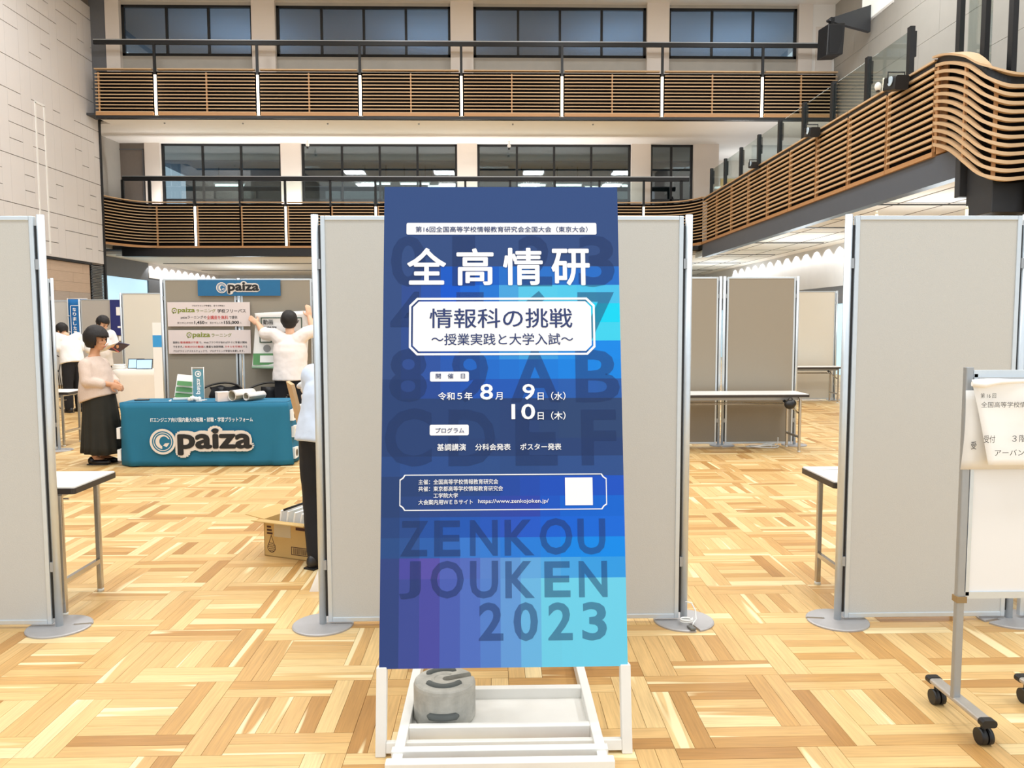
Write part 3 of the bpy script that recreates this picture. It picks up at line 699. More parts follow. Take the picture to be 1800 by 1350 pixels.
for s_, a, b, c, d in SIGN:
    if s_.startswith('PILL') or s_ == 'QR':
        flat(sheet_o, 'white_label', rrect(a, b, c, d, .006 if s_ != 'QR' else .0005), sign_white, -.0016)
    elif s_ == 'OCT':
        def octo(x0, z0, x1, z1, k): return [(x0+k, z0), (x1-k, z0), (x1, z0+k), (x1, z1-k), (x1-k, z1), (x0+k, z1), (x0, z1-k), (x0, z0+k)]
        ringflat(sheet_o, 'white_border', octo(a, b, c, d, .030), octo(a+.008, b+.008, c-.008, d-.008, .0265), sign_white, -.0016)
    elif s_ == 'INNER': flat(sheet_o, 'white_label', octo(a, b, c, d, .022), sign_white, -.0016)
    elif s_ == 'FRAME':
        def notch(x0, z0, x1, z1, k): return [(x0+k, z0), (x1-k, z0), (x1-k*.6, z0+k*.6), (x1, z0+k), (x1, z1-k), (x1-k*.6, z1-k*.6), (x1-k, z1), (x0+k, z1), (x0+k*.6, z1-k*.6), (x0, z1-k), (x0, z0+k), (x0+k*.6, z0+k*.6)]
        ringflat(sheet_o, 'white_border', notch(a, b, c, d, .018), notch(a+.0035, b+.0035, c-.0035, d-.0035, .018), sign_white, -.0016)
    else:
        nv = s_[:2] in ('第1', '情報', '～授', '開　', 'プロ')
        bold = .02 if s_ in ('全', '高', '情', '研') else (.007 if len(s_) > 14 else .014)
        if s_ in ('情報科の挑戦', '～授業実践と大学入試～'): bold = .008
        if s_.startswith('http'): bold = .003
        if s_.startswith('第16') or s_[0] in '開プ': bold = .004
        text(sheet_o, s_, a, b, c, d, sign_navy if nv else sign_white, -.0022, bold)
# wooden frame of the sign: two legs in the board's plane, bottom bar, back braces
MB().bb((-.4625, -.004, .0), (-.425, .035, .312)).build('leg', frame_w, sg, bevel=.003)
MB().bb((.425, -.004, .0), (.4625, .035, .312)).build('leg', frame_w, sg, bevel=.003)
MB().bb((-.43, .022, .312), (-.39, .06, 2.10)).build('back_stile', frame_w, sg); MB().bb((.39, .022, .312), (.43, .06, 2.10)).build('back_stile', frame_w, sg)
MB().bb((-.425, -.002, .012), (.425, .032, .05)).build('bottom_bar', frame_w, sg, bevel=.003)
MB().bb((-.39, .022, 1.2), (.39, .05, 1.25)).build('back_rail', frame_w, sg)
# base that lies on the floor: built level, as parts of the same stand
inv = (Matrix.Translation((.032, 2.7534, 0)) @ Euler((lean, 0, 0)).to_matrix().to_4x4()).inverted()
def level(name, a, b, mat=frame_w, bev=.003):
    c = tuple((a[i]+b[i])/2 for i in range(3)); d = tuple(abs(b[i]-a[i]) for i in range(3))
    return MB().box(c, d, mat=inv).build(name, mat, sg, bevel=bev)
for x in (-.356, .352): level('base_rail', (x, 2.60, .004), (x+.036, 3.62, .062))
level('base_bar', (-.372, 2.575, .012), (.404, 2.615, .075)); level('base_bar', (-.362, 2.665, .020), (.394, 2.70, .070))
level('base_bar', (-.32, 2.845, .004), (.352, 2.880, .060)); level('base_bar', (-.32, 3.15, .004), (.352, 3.185, .060)); level('base_bar', (-.32, 3.585, .004), (.352, 3.62, .060))
level('base_shelf', (-.32, 2.88, .006), (.352, 3.15, .018), bev=0)
def strut(x):
    p = inv @ Vector((x, 3.58, .06)); q = Vector((x-.032, .06, 1.55)); d = q-p
    rotm = d.to_track_quat('Z', 'X').to_matrix().to_4x4()
    MB().box((0, 0, 0), (.03, .035, d.length), mat=Matrix.Translation((p+q)/2) @ rotm).build('back_strut', frame_w, sg)
strut(-.30); strut(.33)

# grey concrete weight with a slot and sunk hand grips
def weight():
    o = thing('concrete_weight', 'round grey concrete weight with a slot resting on the sign base', 'weight', (-.197, 3.012, .0185))
    cm = M('weathered_concrete', (182, 180, 172), .85, 0, .35, 26, .5)
    r = .120; h = .150; w = .020; n = 48; aslot = R(22)
    pts = []
    half = math.asin(w/r)
    for k in range(n+1):
        a = aslot+half+(2*math.pi-2*half)*k/n; pts.append((r*math.cos(a), r*math.sin(a)))
    d = Vector((math.cos(aslot), math.sin(aslot))); pn = Vector((-d.y, d.x))
    for k in range(9):
        a = -math.pi/2+math.pi*k/8
        p = d*(.012)-d*(w*math.cos(a))+pn*(w*math.sin(a)); pts.append((p.x, p.y))
    K = len(pts); rings = [(0, .94), (.012, 1), (h-.016, 1), (h-.005, .975), (h, .93)]
    v = []; f = []
    for z, s in rings:
        for i, p in enumerate(pts):
            q = s if i <= n else 1; v.append((p[0]*q, p[1]*q, z))
    for k in range(len(rings)-1):
        for i in range(K): f.append((k*K+i, k*K+(i+1) % K, (k+1)*K+(i+1) % K, (k+1)*K+i))
    f += [tuple(range(K))[::-1], tuple(range((len(rings)-1)*K, len(rings)*K))]
    mb = MB(); mb.add(v, f); mb.build('body', cm, o)
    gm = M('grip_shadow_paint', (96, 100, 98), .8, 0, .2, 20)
    # grips: raised curved lips around shallow dished bands on the top
    for a0, a1, rr in ((200, 340, .068), (60, 150, .082)):
        pp = [(rr*math.cos(R(a0+(a1-a0)*k/14)), rr*math.sin(R(a0+(a1-a0)*k/14)), h-.001) for k in range(15)]
        MB().tube(pp, [.004]+[.013]*13+[.004], 8).build('grip', gm, o)
    pp = [((r+.000)*math.cos(R(240+60*k/10)), (r)*math.sin(R(240+60*k/10)), .055) for k in range(11)]
    MB().tube(pp, [.004]+[.014]*9+[.004], 8).build('grip', gm, o)
    pp = [(.045*math.cos(R(60+260*k/16)), .045*math.sin(R(60+260*k/16)), h-.003) for k in range(17)]
    MB().tube(pp, .007, 6).build('collar', cm, o)
    return o
weight()

# ================================================================== PARTITION PANELS
def disc_mesh(ang, r=.155, w=.011, depth=.09):
    n = 40; half = math.asin(w/r); pts = []
    for k in range(n+1):
        a = ang+half+(2*math.pi-2*half)*k/n; pts.append((r*math.cos(a), r*math.sin(a)))
    d = Vector((math.cos(ang), math.sin(ang))); pn = Vector((-d.y, d.x))
    for s in (-1, 1):
        p = d*(r-depth)+pn*(w*s); pts.append((p.x, p.y))
    return pts
def base_disc(parent, x, ang):
    pts = disc_mesh(ang); mb = MB(); K = len(pts)
    v = [(p[0]+x, p[1], 0) for p in pts]+[(p[0]+x, p[1], .007) for p in pts]+[(p[0]*.96+x, p[1]*.96, .011) for p in pts]
    f = [tuple(range(K))[::-1]]
    for r_ in range(2): f += [(r_*K+i, r_*K+(i+1) % K, (r_+1)*K+(i+1) % K, (r_+1)*K+i) for i in range(K)]
    f += [tuple(range(2*K, 3*K))]
    mb.add(v, f); mb.build('base_plate', steel, parent)
def partition(x0, x1, Y, label, fab=fab_l, H=2.085, posts='both', angs=(R(180), R(0)), group='display panels', thick=.03, fw_=.022, discs=(True, True)):
    """posts stand at x0 and x1; the framed fabric panel hangs between them"""
    cx = (x0+x1)/2; o = thing('display_panel', label, 'display panel', (cx, Y, 0), 0, group); o['kind'] = 'thing'; w = (x1-x0)/2
    a = -w+(.030 if posts in ('both', 'left') else 0); b = w-(.030 if posts in ('both', 'right') else 0); z0 = .022; z1 = H-.004
    MB().bb((a+fw_*.8, -thick/2+.006, z0+fw_*.8), (b-fw_*.8, thick/2-.006, z1-fw_*.8)).build('fabric_panel', fab, o)
    MB().bb((a, -thick/2, z0), (a+fw_, thick/2, z1)).build('frame_stile', alu, o, bevel=.003); MB().bb((b-fw_, -thick/2, z0), (b, thick/2, z1)).build('frame_stile', alu, o, bevel=.003)
    MB().bb((a+fw_, -thick/2, z1-fw_), (b-fw_, thick/2, z1)).build('frame_rail', alu, o, bevel=.003); MB().bb((a+fw_, -thick/2, z0), (b-fw_, thick/2, z0+fw_*1.1)).build('frame_rail', alu, o, bevel=.003)
    for s, on, an in ((-1, posts in ('both', 'left'), angs[0]), (1, posts in ('both', 'right'), angs[1])):
        if not on: continue
        x = s*w
        MB().cyl((x, 0, .009), (x, 0, H+.003), .0185, n=20).build('post', alu, o)
        if discs[0 if s < 0 else 1]: base_disc(o, x, an)
        e = a if s < 0 else b
        for zc in (.32, H-.24): MB().box(((x+e)/2, -.004, zc), (abs(x-e)-.006, .022, .05)).build('clip', alu_d, o)
        MB().bb((min(x, e), -.004, .05), (max(x, e), .004, H-.05)).build('gasket', black, o)
    return o
partition(-4.06, -2.232, 4.03, 'light grey fabric partition cut by the left edge of the picture', angs=(0, R(10)))
partition(-.885, .982, 4.02, 'light grey fabric partition directly behind the blue sign', angs=(R(25), R(-75)))
partition(1.782, 2.685, 4.0, 'light grey fabric partition behind the white notice stand', angs=(R(170), R(200)))
partition(2.735, 3.65, 4.0, 'light grey fabric partition at the right edge beyond the notice stand', posts='right')
partition(-4.06, -3.125, 9.9, 'rear partition holding the two pink notices behind the teal table', fab=fab_shade, H=2.105)
partition(-3.095, -2.20, 9.9, 'rear partition on which the man in white hangs a poster', fab=fab_shade, H=2.105, posts='right')
partition(-7.2, -5.355, 9.85, 'partition seen edge on between the left front panel and the woman', fab=fab_l, H=2.105)
partition(-11.2, -9.72, 20.2, 'far left partition carrying the tall blue banner', fab=fab_l, H=2.16, thick=.05, fw_=.05)
partition(-9.0, -7.55, 17.6, 'grey partition holding the navy poster', fab=M('mid_grey_fabric', (178, 172, 164), .95, 0, .05, 200), H=2.09)
partition(-7.30, -5.6, 15.85, 'cream partition behind the white cloth table', fab=fab_c, H=2.16)
partition(1.0, 2.83, 9.92, 'rear partition half hidden behind the panel by the blue sign', fab=fab_shade, H=2.12, discs=(True, False))
partition(2.88, 3.80, 9.92, 'rear partition behind the long folding table in the right gap', fab=fab_shade, H=2.12, angs=(R(250), R(20)))
partition(5.2, 6.80, 15.7, 'farthest cream partition in the right gap', fab=fab_c, H=2.17)

# white cable tied round the right post of the centre panel
cb = thing('tied_cable', 'white cable knotted on the round base plate right of the sign', 'cable', (.985, 3.97, .012))
wc = M('white_cable', (240, 240, 236), .5)
MB().tube([(.03*math.cos(t*.42)-.005, .028*math.sin(t*.42)-.02, .012+.0006*t) for t in range(31)], .0045, 6).build('coil', wc, cb)
MB().tube([(.0, .03, .10), (.03, .025, .095), (.048, .01, .06), (.045, -.02, .025), (.03, -.03, .012), (.02, -.05, .006)], .0035, 6).build('tail', wc, cb)
MB().box((.005, -.085, .006), (.028, .05, .012), (0, 0, .25)).build('plug', M('grey_plug', (108, 108, 104), .6), cb, bevel=.003)

# ================================================================== FOLDING TABLES
wtop = M('white_laminate', (240, 238, 234), .35, 0, .02, 6); edge_b = M('dark_table_edge', (54, 48, 44), .5)
def folding_table(x0, x1, y0, y1, label, h=.70, group='folding tables'):
    o = thing('folding_table', label, 'table', ((x0+x1)/2, (y0+y1)/2, 0), 0, group); w = (x1-x0)/2; d = (y1-y0)/2
    MB().rbox((0, 0, h-.004), (2*w-.008, 2*d-.008, .008), .015).build('table_top', wtop, o)
    MB().rbox((0, 0, h-.022), (2*w, 2*d, .030), .018).build('edge_band', edge_b, o)
    for s in (-1, 1): MB().bb((-w+.12, s*(d-.07)-.012, h-.075), (w-.12, s*(d-.07)+.012, h-.038)).build('apron_rail', alu_d, o)
    for s in (-1, 1):
        x = s*(w-.10)
        for t in (-1, 1):
            lg = MB().rbox((x, t*(d-.04), (h-.05)/2+.008), (.030, .030, h-.05-.016), .008).build('leg', chrome, o)
            MB().cyl((x, t*(d-.04), 0), (x, t*(d-.04), .018), .018, n=12).build('foot_cap', M('clear_cap', (220, 220, 214), .5), lg)
        MB().bb((x-.012, -d+.04, .17), (x+.012, d-.04, .195)).build('stretcher', chrome, o)
        MB().bb((x-.014, -d+.04, h-.06), (x+.014, d-.04, h-.037)).build('leg_crossbar', chrome, o)
        p0 = (x, -d+.05, h-.24); p1 = (x-s*.22, -d+.07, h-.06)
        MB().cyl(p0, p1, .009, n=8).build('folding_strut', chrome, o)
        MB().rbox((x-s*.16, -d+.065, h-.105), (.09, .016, .03), .008, axis='y', rot=(0, s*.7, 0)).build('strut_lock', black, o)
    for yy in (-d*.35, d*.35): MB().cyl((-w+.2, yy, h-.13), (w-.2, yy, h-.13), .006, n=8).build('shelf_rod', chrome, o)
    return o
folding_table(-3.99, -2.195, 4.16, 4.63, 'white folding table behind the left front partition')
folding_table(1.815, 3.6, 4.16, 4.62, 'white folding table behind the right front partition')
folding_table(1.93, 3.75, 9.33, 9.82, 'long white folding table against the rear panels in the right gap')
folding_table(4.9, 6.70, 15.05, 15.5, 'farthest white folding table in the right gap')
folding_table(-7.1, -5.36, 10.12, 10.6, 'white folding table half hidden behind the standing woman')
t = thing('paper_sheet', 'white printed sheet on the folding table behind the right front partition', 'paper', (2.02, 4.50, .7005), .12)
MB().box((0, 0, .0006), (.297, .21, .0012)).build('sheet', paper, t)
MB().box((-.03, .01, .0014), (.20, .016, .0004)).build('print_line', M('pale_ink', (150, 150, 150), .7), t)
MB().box((.01, -.03, .0014), (.12, .016, .0004)).build('print_line', M('pale_ink'), t)
cbl = thing('cable_heap', 'loose white cables heaped on the floor under the right gap table', 'cable', (3.32, 9.72, 0))
for k in range(3):
    pp = [((.28-.05*k)*math.cos(t_*.5+k)*(.7+.3*math.sin(t_*.9)), .05*math.sin(t_*.5+k*2), .012+.012*k+.006*math.sin(t_)) for t_ in range(26)]
    MB().tube(pp, .006, 6).build('cable_loop', wc, cbl)
MB().tube([(.18, 0, .02), (.2, 0, .06), (.2, 0, .13)], .005, 6).build('cable_end', wc, cbl)
# power reel clamped on the right gap table leg
rl = thing('black_clip_bag', 'black bag of clips hanging at the corner of the right gap table', 'bag', (3.50, 9.30, .51))
MB().ell((0, 0, .07), (.065, .05, .055)).ell((.03, 0, .085), (.045, .045, .045)).build('body', black, rl); MB().tube([(-.03, 0, .11), (-.01, 0, .15), (.02, 0, .15), (.04, 0, .11)], .006, 6).build('strap', black, rl)

# ================================================================== NOTICE STAND (whiteboard on castors)
ns = thing('notice_stand', 'white notice board on castors with taped papers at the right edge', 'notice board', (1.785, 2.95, 0))
wb_ = M('whiteboard', (238, 238, 238), .25, 0, .01, 3)
for X in (0, .37):
    MB().rbox((X, 0, .735), (.030, .026, 1.29), .006).build('post', alu_d, ns)
    ft = MB().rbox((X+.01, -.01, .092), (.052, .36, .022), .010, axis='y', rot=None).build('foot_bar', M('warm_aluminium', (190, 184, 176), .4, .5), ns)
    for s in (-1, 1):
        MB().rbox((X+.01, -.01+s*.178, .092), (.056, .03, .028), .012, axis='y').build('end_cap', black, ft)
        cs_ = MB(); yy = -.01+s*.155
        cs_.cyl((X+.000, yy, .028), (X+.014, yy, .028), .028, n=24).cyl((X+.020, yy, .028), (X+.034, yy, .028), .028, n=24)
        wh = MB().cyl((X-.010, yy, .030), (X+.012, yy, .030), .030, n=24).build('castor_wheel', black, ft)
        MB().cyl((X+.018, yy, .030), (X+.036, yy, .030), .030, n=24).build('castor_wheel', black, ft)
        MB().cyl((X+.010, yy, .03), (X+.010, yy, .086), .010, n=12).build('castor_stem', black, ft)
MB().bb((.018, -.006, .515), (.352, .006, 1.365)).build('board', wb_, ns)
for z in (.505, 1.355): MB().bb((.014, -.012, z-.012), (.356, .012, z+.014)).build('board_rail', alu, ns)
for x in (.016, .340): MB().bb((x, -.012, .505), (x+.014, .012, 1.355)).build('board_stile', alu, ns)
MB().bb((-.018, -.018, .478), (.02, .018, .502)).build('bracket', M('brown_bracket', (150, 124, 84), .5), ns)
# two sheets taped on it: the rear one hangs lower, the front one has a crumpled top
p1_ = MB(); g = []
for i in range(9):
    row = []
    for j in range(9):
        u = i/8; v = j/8; x = -.020+u*.39; z = .995+v*.30
        row.append((x-.008*(1-v)*(1-u), -.020-.012*math.sin(v*3)*(1-u), z))
    g.append(row)
p1_.sheet(g); rear = p1_.build('paper_sheet', M('grey_paper', (232, 230, 226), .8), ns, solid=.0006)
p2_ = MB(); g = []
for i in range(13):
    row = []
    for j in range(15):
        u = i/12; v = j/14; x0_ = .052-.060*min(1, v*1.02); x = x0_+u*(.372-x0_); z = 1.018+v*.318
        row.append((x, -.040-.022*(1-v)-.006*math.sin(u*9+v*4)*v, z+.004*math.sin(u*7)*v))
    g.append(row)
p2_.sheet(g); fr_ = p2_.build('paper_sheet', paper, ns, solid=.0006)
MB().tube([(-.012, -.045, 1.322), (.03, -.052, 1.318), (.09, -.05, 1.328), (.2, -.046, 1.332), (.36, -.044, 1.33)], [.010, .012, .008, .007, .006], 8).build('folded_tape', paper, fr_)
text(ns, '第 16 回', .008, 1.270, .066, 1.288, ink, -.068); text(ns, '全国高等学校情報教育研', .010, 1.235, .275, 1.256, ink, -.070); text(ns, '全国', .192, 1.200, .238, 1.220, ink, -.072)
text(ns, '受付', .020, 1.105, .062, 1.133, ink, -.079); text(ns, '３階', .126, 1.107, .180, 1.134, ink, -.079); text(ns, 'アーバンテッ', .062, 1.056, .228, 1.080, ink, -.081)
text(ns, '受', -.0005, 1.074, .020, 1.104, ink, -.036)
for (x, n_) in ((1.955, 'left'), (2.42, 'right')):
    pl = thing('wooden_dowel', 'cream pole end sticking up behind the right front partition, the %s one' % n_, 'pole', (x, 4.07, 0))
    MB().cyl((0, 0, 0), (0, 0, 2.10 if n_ == 'left' else 2.125), .008, n=12).build('shaft', M('cream_wood', (246, 232, 200), .6), pl); MB().cyl((0, 0, 2.10 if n_ == 'left' else 2.125), (0, 0, 2.115 if n_ == 'left' else 2.14), .008, .004, n=12).build('tip', M('cream_wood'), pl)

# ================================================================== EXHIBITOR BOOTH ON THE LEFT
teal = M('teal_cloth', (24, 108, 140), .8, 0, .06, 5, .25)
tealp = M('teal_print', (30, 104, 150), .6)
pink = M('pale_pink_card', (226, 212, 208), .6, 0, .02, 5)
olive = M('olive_ink', (132, 142, 50), .6); red = M('red_ink', (206, 70, 66), .6); grey_i = M('grey_ink', (110, 104, 100), .6)
cream_p = M('cream_print', (226, 216, 206), .6)
def logo(parent, x0, z0, x1, z1, y, ring=True, colour=ink, outline=cream_p, inner=teal):
    """round swirl emblem followed by the word paiza, with a pale outline"""
    w = x1-x0; h = z1-z0; r = h*.40; cx = x0+r; cz = z0+h*.50
    tx0 = cx+r*1.02; tx1 = x1-h*.06; tz0 = z0+h*.07; tz1 = z1-h*.10
    if outline:
        text(parent, 'paiza', tx0-h*.03, tz0-h*.07, tx1+h*.06, tz1+h*.09, outline, y, .17, 'logo_outline', dirs=14, step=.0004)
    text(parent, 'paiza', tx0+h*.04, tz0, tx1, tz1, colour, y-.0075, .035, 'lettering', step=.0003)
    flat(parent, 'emblem_disc', circ(cx, cz, r), outline or colour, y-.0066)
    flat(parent, 'emblem_field', circ(cx, cz, r*.82), inner, y-.0072)
    ringflat(parent, 'emblem_ring', circ(cx, cz, r*.72), circ(cx, cz, r*.66), outline or colour, y-.0078)
    # swirl: thick crescent with a claw
    A = circ(cx, cz, r*.56, 20, R(20), R(265), True); B = [(cx+r*.10+(r*.36)*math.cos(a), cz+r*.02+(r*.40)*math.sin(a)) for a in [R(30+215*k/20) for k in range(21)]]
    flat_strip(parent, 'emblem_swirl', A, B, outline or colour, y-.0078)
    C = [(cx+r*.52, cz-r*.10), (cx+r*.30, cz-r*.42), (cx+r*.02, cz-r*.30), (cx+r*.18, cz-r*.12)]
    flat(parent, 'emblem_claw', C[::-1], outline or colour, y-.0078)
def flat_strip(parent, name, A, B, mat, y):
    K = len(A); v = [(p[0], y, p[1]) for p in A]+[(p[0], y, p[1]) for p in B]
    me = bpy.data.meshes.new(name); me.from_pydata(v, [], [(k, k+1, K+k+1, K+k) for k in range(K-1)]); me.materials.append(mat)
    o = bpy.data.objects.new(name, me); COL.objects.link(o); o.parent = parent; return o

# table under a teal cloth
tb = thing('exhibit_table', 'exhibit table hidden under the teal cloth', 'table', (-3.15, 8.93, 0))
MB().bb((-.88, -.22, .665), (.88, .22, .695)).build('table_top', wtop, tb)
for sx in (-1, 1):
    for sy in (-1, 1): MB().rbox((sx*.82, sy*.17, .333), (.03, .03, .664), .006).build('leg', chrome, tb)
ct = thing('table_cloth', 'teal table cloth with a printed logo draped over the booth table', 'tablecloth', (-3.16, 8.93, 0))
def cloth():
    mb = MB(); W2, D2 = .90, .235; top = .702; per = []
    n = 30; m_ = 10
    for k in range(n): per.append((-W2+2*W2*k/n, -D2, 0, -1))
    for k in range(m_): per.append((W2, -D2+2*D2*k/m_, 1, 0))
    for k in range(n): per.append((W2-2*W2*k/n, D2, 0, 1))
    for k in range(m_): per.append((-W2, D2-2*D2*k/m_, -1, 0))
    P = len(per); grid = []
    for i, (x, y, nx, ny) in enumerate(per):
        col_ = []
        corner = max(0, 1-abs(abs(x)-W2)/.25)*max(0, 1-abs(abs(y)-D2)/.25)
        for j in range(12):
            v = j/11; z = top-v*(top-.012)
            flare = .01+.03*v; wave = .010*v*math.sin(i*1.1)*(.4+corner*2.2)
            sx = nx*(flare+wave)+(0 if nx else 0); sy = ny*(flare+wave)
            # the front corners swing inwards at the hem, as pinned cloth does
            inx = -(x/W2)*.10*v*corner if ny else 0
            rr = .006 if j == 0 else 0
            col_.append((x+sx+inx-nx*rr, y+sy-ny*rr, z+(-.004 if j == 0 else 0)))
        grid.append(col_)
    mb.sheet(grid, closed_u=True)
    mb.add([(-W2, -D2, top), (W2, -D2, top), (W2, D2, top), (-W2, D2, top)], [(0, 1, 2, 3)])
    return mb.build('cloth', teal, ct, solid=.002)
cloth()
fz = -.235-.066
text(ct, 'ITエンジニア向け国内最大の転職・就職・学習プラットフォーム', -.555, .492, .545, .542, sign_white, -.285, .012)
logo(ct, -.565, .105, .555, .455, -.292)
for z, s in ((.36, 1), (.12, 1), (.55, 0)):      # printed tiles on the sides of the cloth
    MB().bb((.925, -.20+.05*s, z-.06), (.962, -.06+.05*s, z+.06)).build('printed_tile', paper, ct)
    MB().cyl((.961, -.13+.05*s, z), (.964, -.13+.05*s, z), .04, n=20).build('printed_mark', black, ct)
for z in (.36, .12): MB().bb((-.962, -.2, z-.06), (-.925, -.1, z+.06)).build('printed_tile', paper, ct)

# boards on the booth panels
b1 = thing('name_board', 'teal name board with a black and white logo on the booth panels', 'sign', (-3.1035, 9.855, 1.892))
MB().bb((-.5, 0, 0), (.5, .012, .192)).build('board', tealp, b1); logo(b1, -.275, .015, .255, .180, -.001, inner=tealp)
b2 = thing('notice_board', 'upper pale pink notice board on the booth panels', 'sign', (-3.48, 9.855, 1.52))
MB().bb((-.5, 0, 0), (.5, .010, .295)).build('board', pink, b2, bevel=.002)
text(b2, 'プログラミング学習を、全ての学生に', -.20, .242, .20, .262, ink, -.001, .01)
text(b2, 'paiza', -.375, .155, -.165, .228, olive, -.001, .03); text(b2, 'ラーニング', -.150, .170, .085, .212, olive, -.001, .012); text(b2, '学校フリーパス', .105, .165, .45, .212, ink, -.001, .014)
def hexa(parent, cx, cz, r, y):
    ringflat(parent, 'hexagon_mark', circ(cx, cz, r, 6, R(30)), circ(cx, cz, r*.68, 6, R(30)), olive, y); flat(parent, 'play_mark', [(cx-r*.2, cz-r*.3), (cx+r*.35, cz), (cx-r*.2, cz+r*.3)], grey_i, y)
    flat(parent, 'stem_mark', [(cx-r*.55, cz-r*1.1), (cx-r*.3, cz-r*1.1), (cx-r*.3, cz-r*.4), (cx-r*.55, cz-r*.4)], olive, y)
hexa(b2, -.415, .193, .036, -.001)
text(b2, 'paizaラーニングの', -.34, .090, -.03, .130, ink, -.001, .01); text(b2, '全講座を無料', -.025, .085, .235, .132, red, -.001, .012); text(b2, 'で提供', .245, .092, .345, .128, ink, -.001, .008)
text(b2, '累計申込学校数', -.385, .030, -.19, .056, grey_i, -.001); text(b2, '1,450', -.178, .024, -.055, .066, ink, -.001, .03); text(b2, '校', -.048, .030, -.02, .056, ink, -.001)
text(b2, '累計申込人数', .01, .030, .17, .056, grey_i, -.001); text(b2, '155,000', .182, .024, .365, .066, ink, -.001, .03); text(b2, '人', .372, .030, .398, .056, ink, -.001)
b3 = thing('notice_board', 'lower pale pink notice board on the booth panels', 'sign', (-3.48, 9.855, 1.186))
MB().bb((-.5, 0, 0), (.5, .010, .290)).build('board', pink, b3, bevel=.002)
hexa(b3, -.245, .230, .036, -.001); text(b3, 'paiza', -.205, .185, .01, .262, olive, -.001, .03); text(b3, 'ラーニング', .025, .205, .27, .250, olive, -.001, .012)
text(b3, '面倒な', -.445, .125, -.365, .152, ink, -.001, .006); text(b3, '環境構築が不要', -.36, .125, -.135, .152, red, -.001, .01); text(b3, 'で、Webブラウザがあればすぐに学習が開始', -.128, .125, .455, .152, ink, -.001, .006)
text(b3, 'できます。', -.445, .072, -.325, .099, ink, -.001, .006); text(b3, '1本約3分の動画', -.318, .072, -.075, .099, red, -.001, .01); text(b3, 'と豊富な演習問題、', -.068, .072, .175, .099, ink, -.001, .006); text(b3, 'スキルを可視化', .182, .072, .40, .099, red, -.001, .01); text(b3, 'する', .405, .072, .455, .099, ink, -.001, .006)
text(b3, 'プログラミングスキルチェックで、プログラミング学習を支援します。', -.445, .020, .42, .046, ink, -.001, .006)

# poster being hung
po = thing('hanging_poster', 'curling white and green poster held up against the booth panel', 'poster', (-2.585, 9.84, 1.02))
g = []
for i in range(11):
    row = []
    for j in range(13):
        u = i/10; v = j/12; x = -.33+u*.66+(v-.5)*.03; z = v*.66+.03*u*v
        row.append((x-.02*(1-v), -.02-.05*(1-v)**3*(1+.6*math.sin(u*3))-.05*max(0, v-.9)*8*(1-u), z))
    g.append(row)
pm = MB(); pm.sheet(g); pm.build('sheet', paper, po, solid=.001)
grn = M('green_print', (92, 148, 92), .6); dgr = M('dark_green_print', (40, 74, 56), .6)
MB().tube([(-.355, -.085, .0), (0, -.105, -.005), (.31, -.08, .02)], .016, 8).build('curled_edge', M('pale_green_print', (150, 180, 150), .6), po)
def pq(name, x0, z0, x1, z1, mat, dy=0):
    y = -.075 if z0 < .25 else -.045
    MB().box(((x0+x1)/2, y-dy, (z0+z1)/2), (x1-x0, .002, z1-z0), (-.12 if z0 < .25 else -.03, 0, 0)).build(name, mat, po)
pq('green_band', -.345, .03, .30, .17, grn); pq('white_box', -.26, .06, .30, .145, paper, .004)
for a in ((-.25, .595, .25, .607), (-.25, .42, .25, .432), (-.25, .42, -.238, .607), (.238, .42, .25, .607)): pq('box_line', *a, dgr)
pq('screen_mark', -.27, .30, -.12, .40, dgr); pq('screen_mark', -.255, .312, -.135, .39, paper, .004)
text(po, '動画', -.22, .52, -.10, .58, ink, -.052, .02); text(po, 'ング', .09, .52, .22, .575, ink, -.052, .02); text(po, '学習', -.18, .445, -.06, .50, ink, -.052, .02)
MB().cyl((-.18, -.055, .23), (-.18, -.053, .23), .045, n=16).build('round_mark', M('pale_ink'), po)

# things on the teal table
bk = thing('leaflet_stand', 'stack of green and white leaflets leaning on a stand on the teal table', 'leaflets', (-3.47, 9.02, .704), .15)
for k in range(3):
    MB().box((-.02+.012*k, .03-.02*k, .05+.07*k+.03), (.20-.01*k, .008, .115), (-.25, .10, 0)).build('leaflet', (paper if k == 2 else paper), bk)
    MB().box((-.02+.012*k, .010-.02*k, .040+.07*k), (.19-.01*k, .010, .050), (-.25, .10, 0)).build('leaflet_band', grn, bk)
MB().box((-.02, .0, .012), (.21, .10, .02)).build('tray', paper, bk); MB().box((-.02, .06, .13), (.19, .006, .26), (-.18, .08, 0)).build('back_plate', M('stand_white', (228, 226, 220), .5), bk)
mbn = thing('table_banner', 'small teal banner on a white frame on the table, lettering mirrored', 'banner', (-3.275, 8.88, .704))
MB().bb((-.058, 0, .03), (.058, .004, .345)).build('banner_cloth', M('faded_teal', (96, 150, 168), .7), mbn)
for x in (-.066, .062): MB().cyl((x, .002, 0), (x, .002, .37), .004, n=8).build('frame_rod', white, mbn)
MB().cyl((-.07, .002, .362), (.068, .002, .362), .004, n=8).build('frame_rod', white, mbn); MB().bb((-.075, -.05, 0), (.075, .05, .006)).build('foot', white, mbn)
text(mbn, 'paiza', -.028, .07, .030, .245, sign_white, -.001, .02, vertical=True, mirror=True); ringflat(mbn, 'emblem_ring', circ(0, .295, .034), circ(0, .295, .024), sign_white, -.001); flat(mbn, 'emblem_claw', circ(.004, .295, .014, 8), sign_white, -.001)
bx = thing('paper_box', 'small closed white box on the teal table', 'box', (-2.985, 8.80, .704), .55)
MB().rbox((0, 0, .05), (.13, .12, .10), .003).build('body', M('white_card', (228, 216, 210), .6), bx); MB().bb((-.066, -.061, .092), (.066, .061, .103)).build('lid', M('white_card_lid', (234, 226, 220), .6), bx)
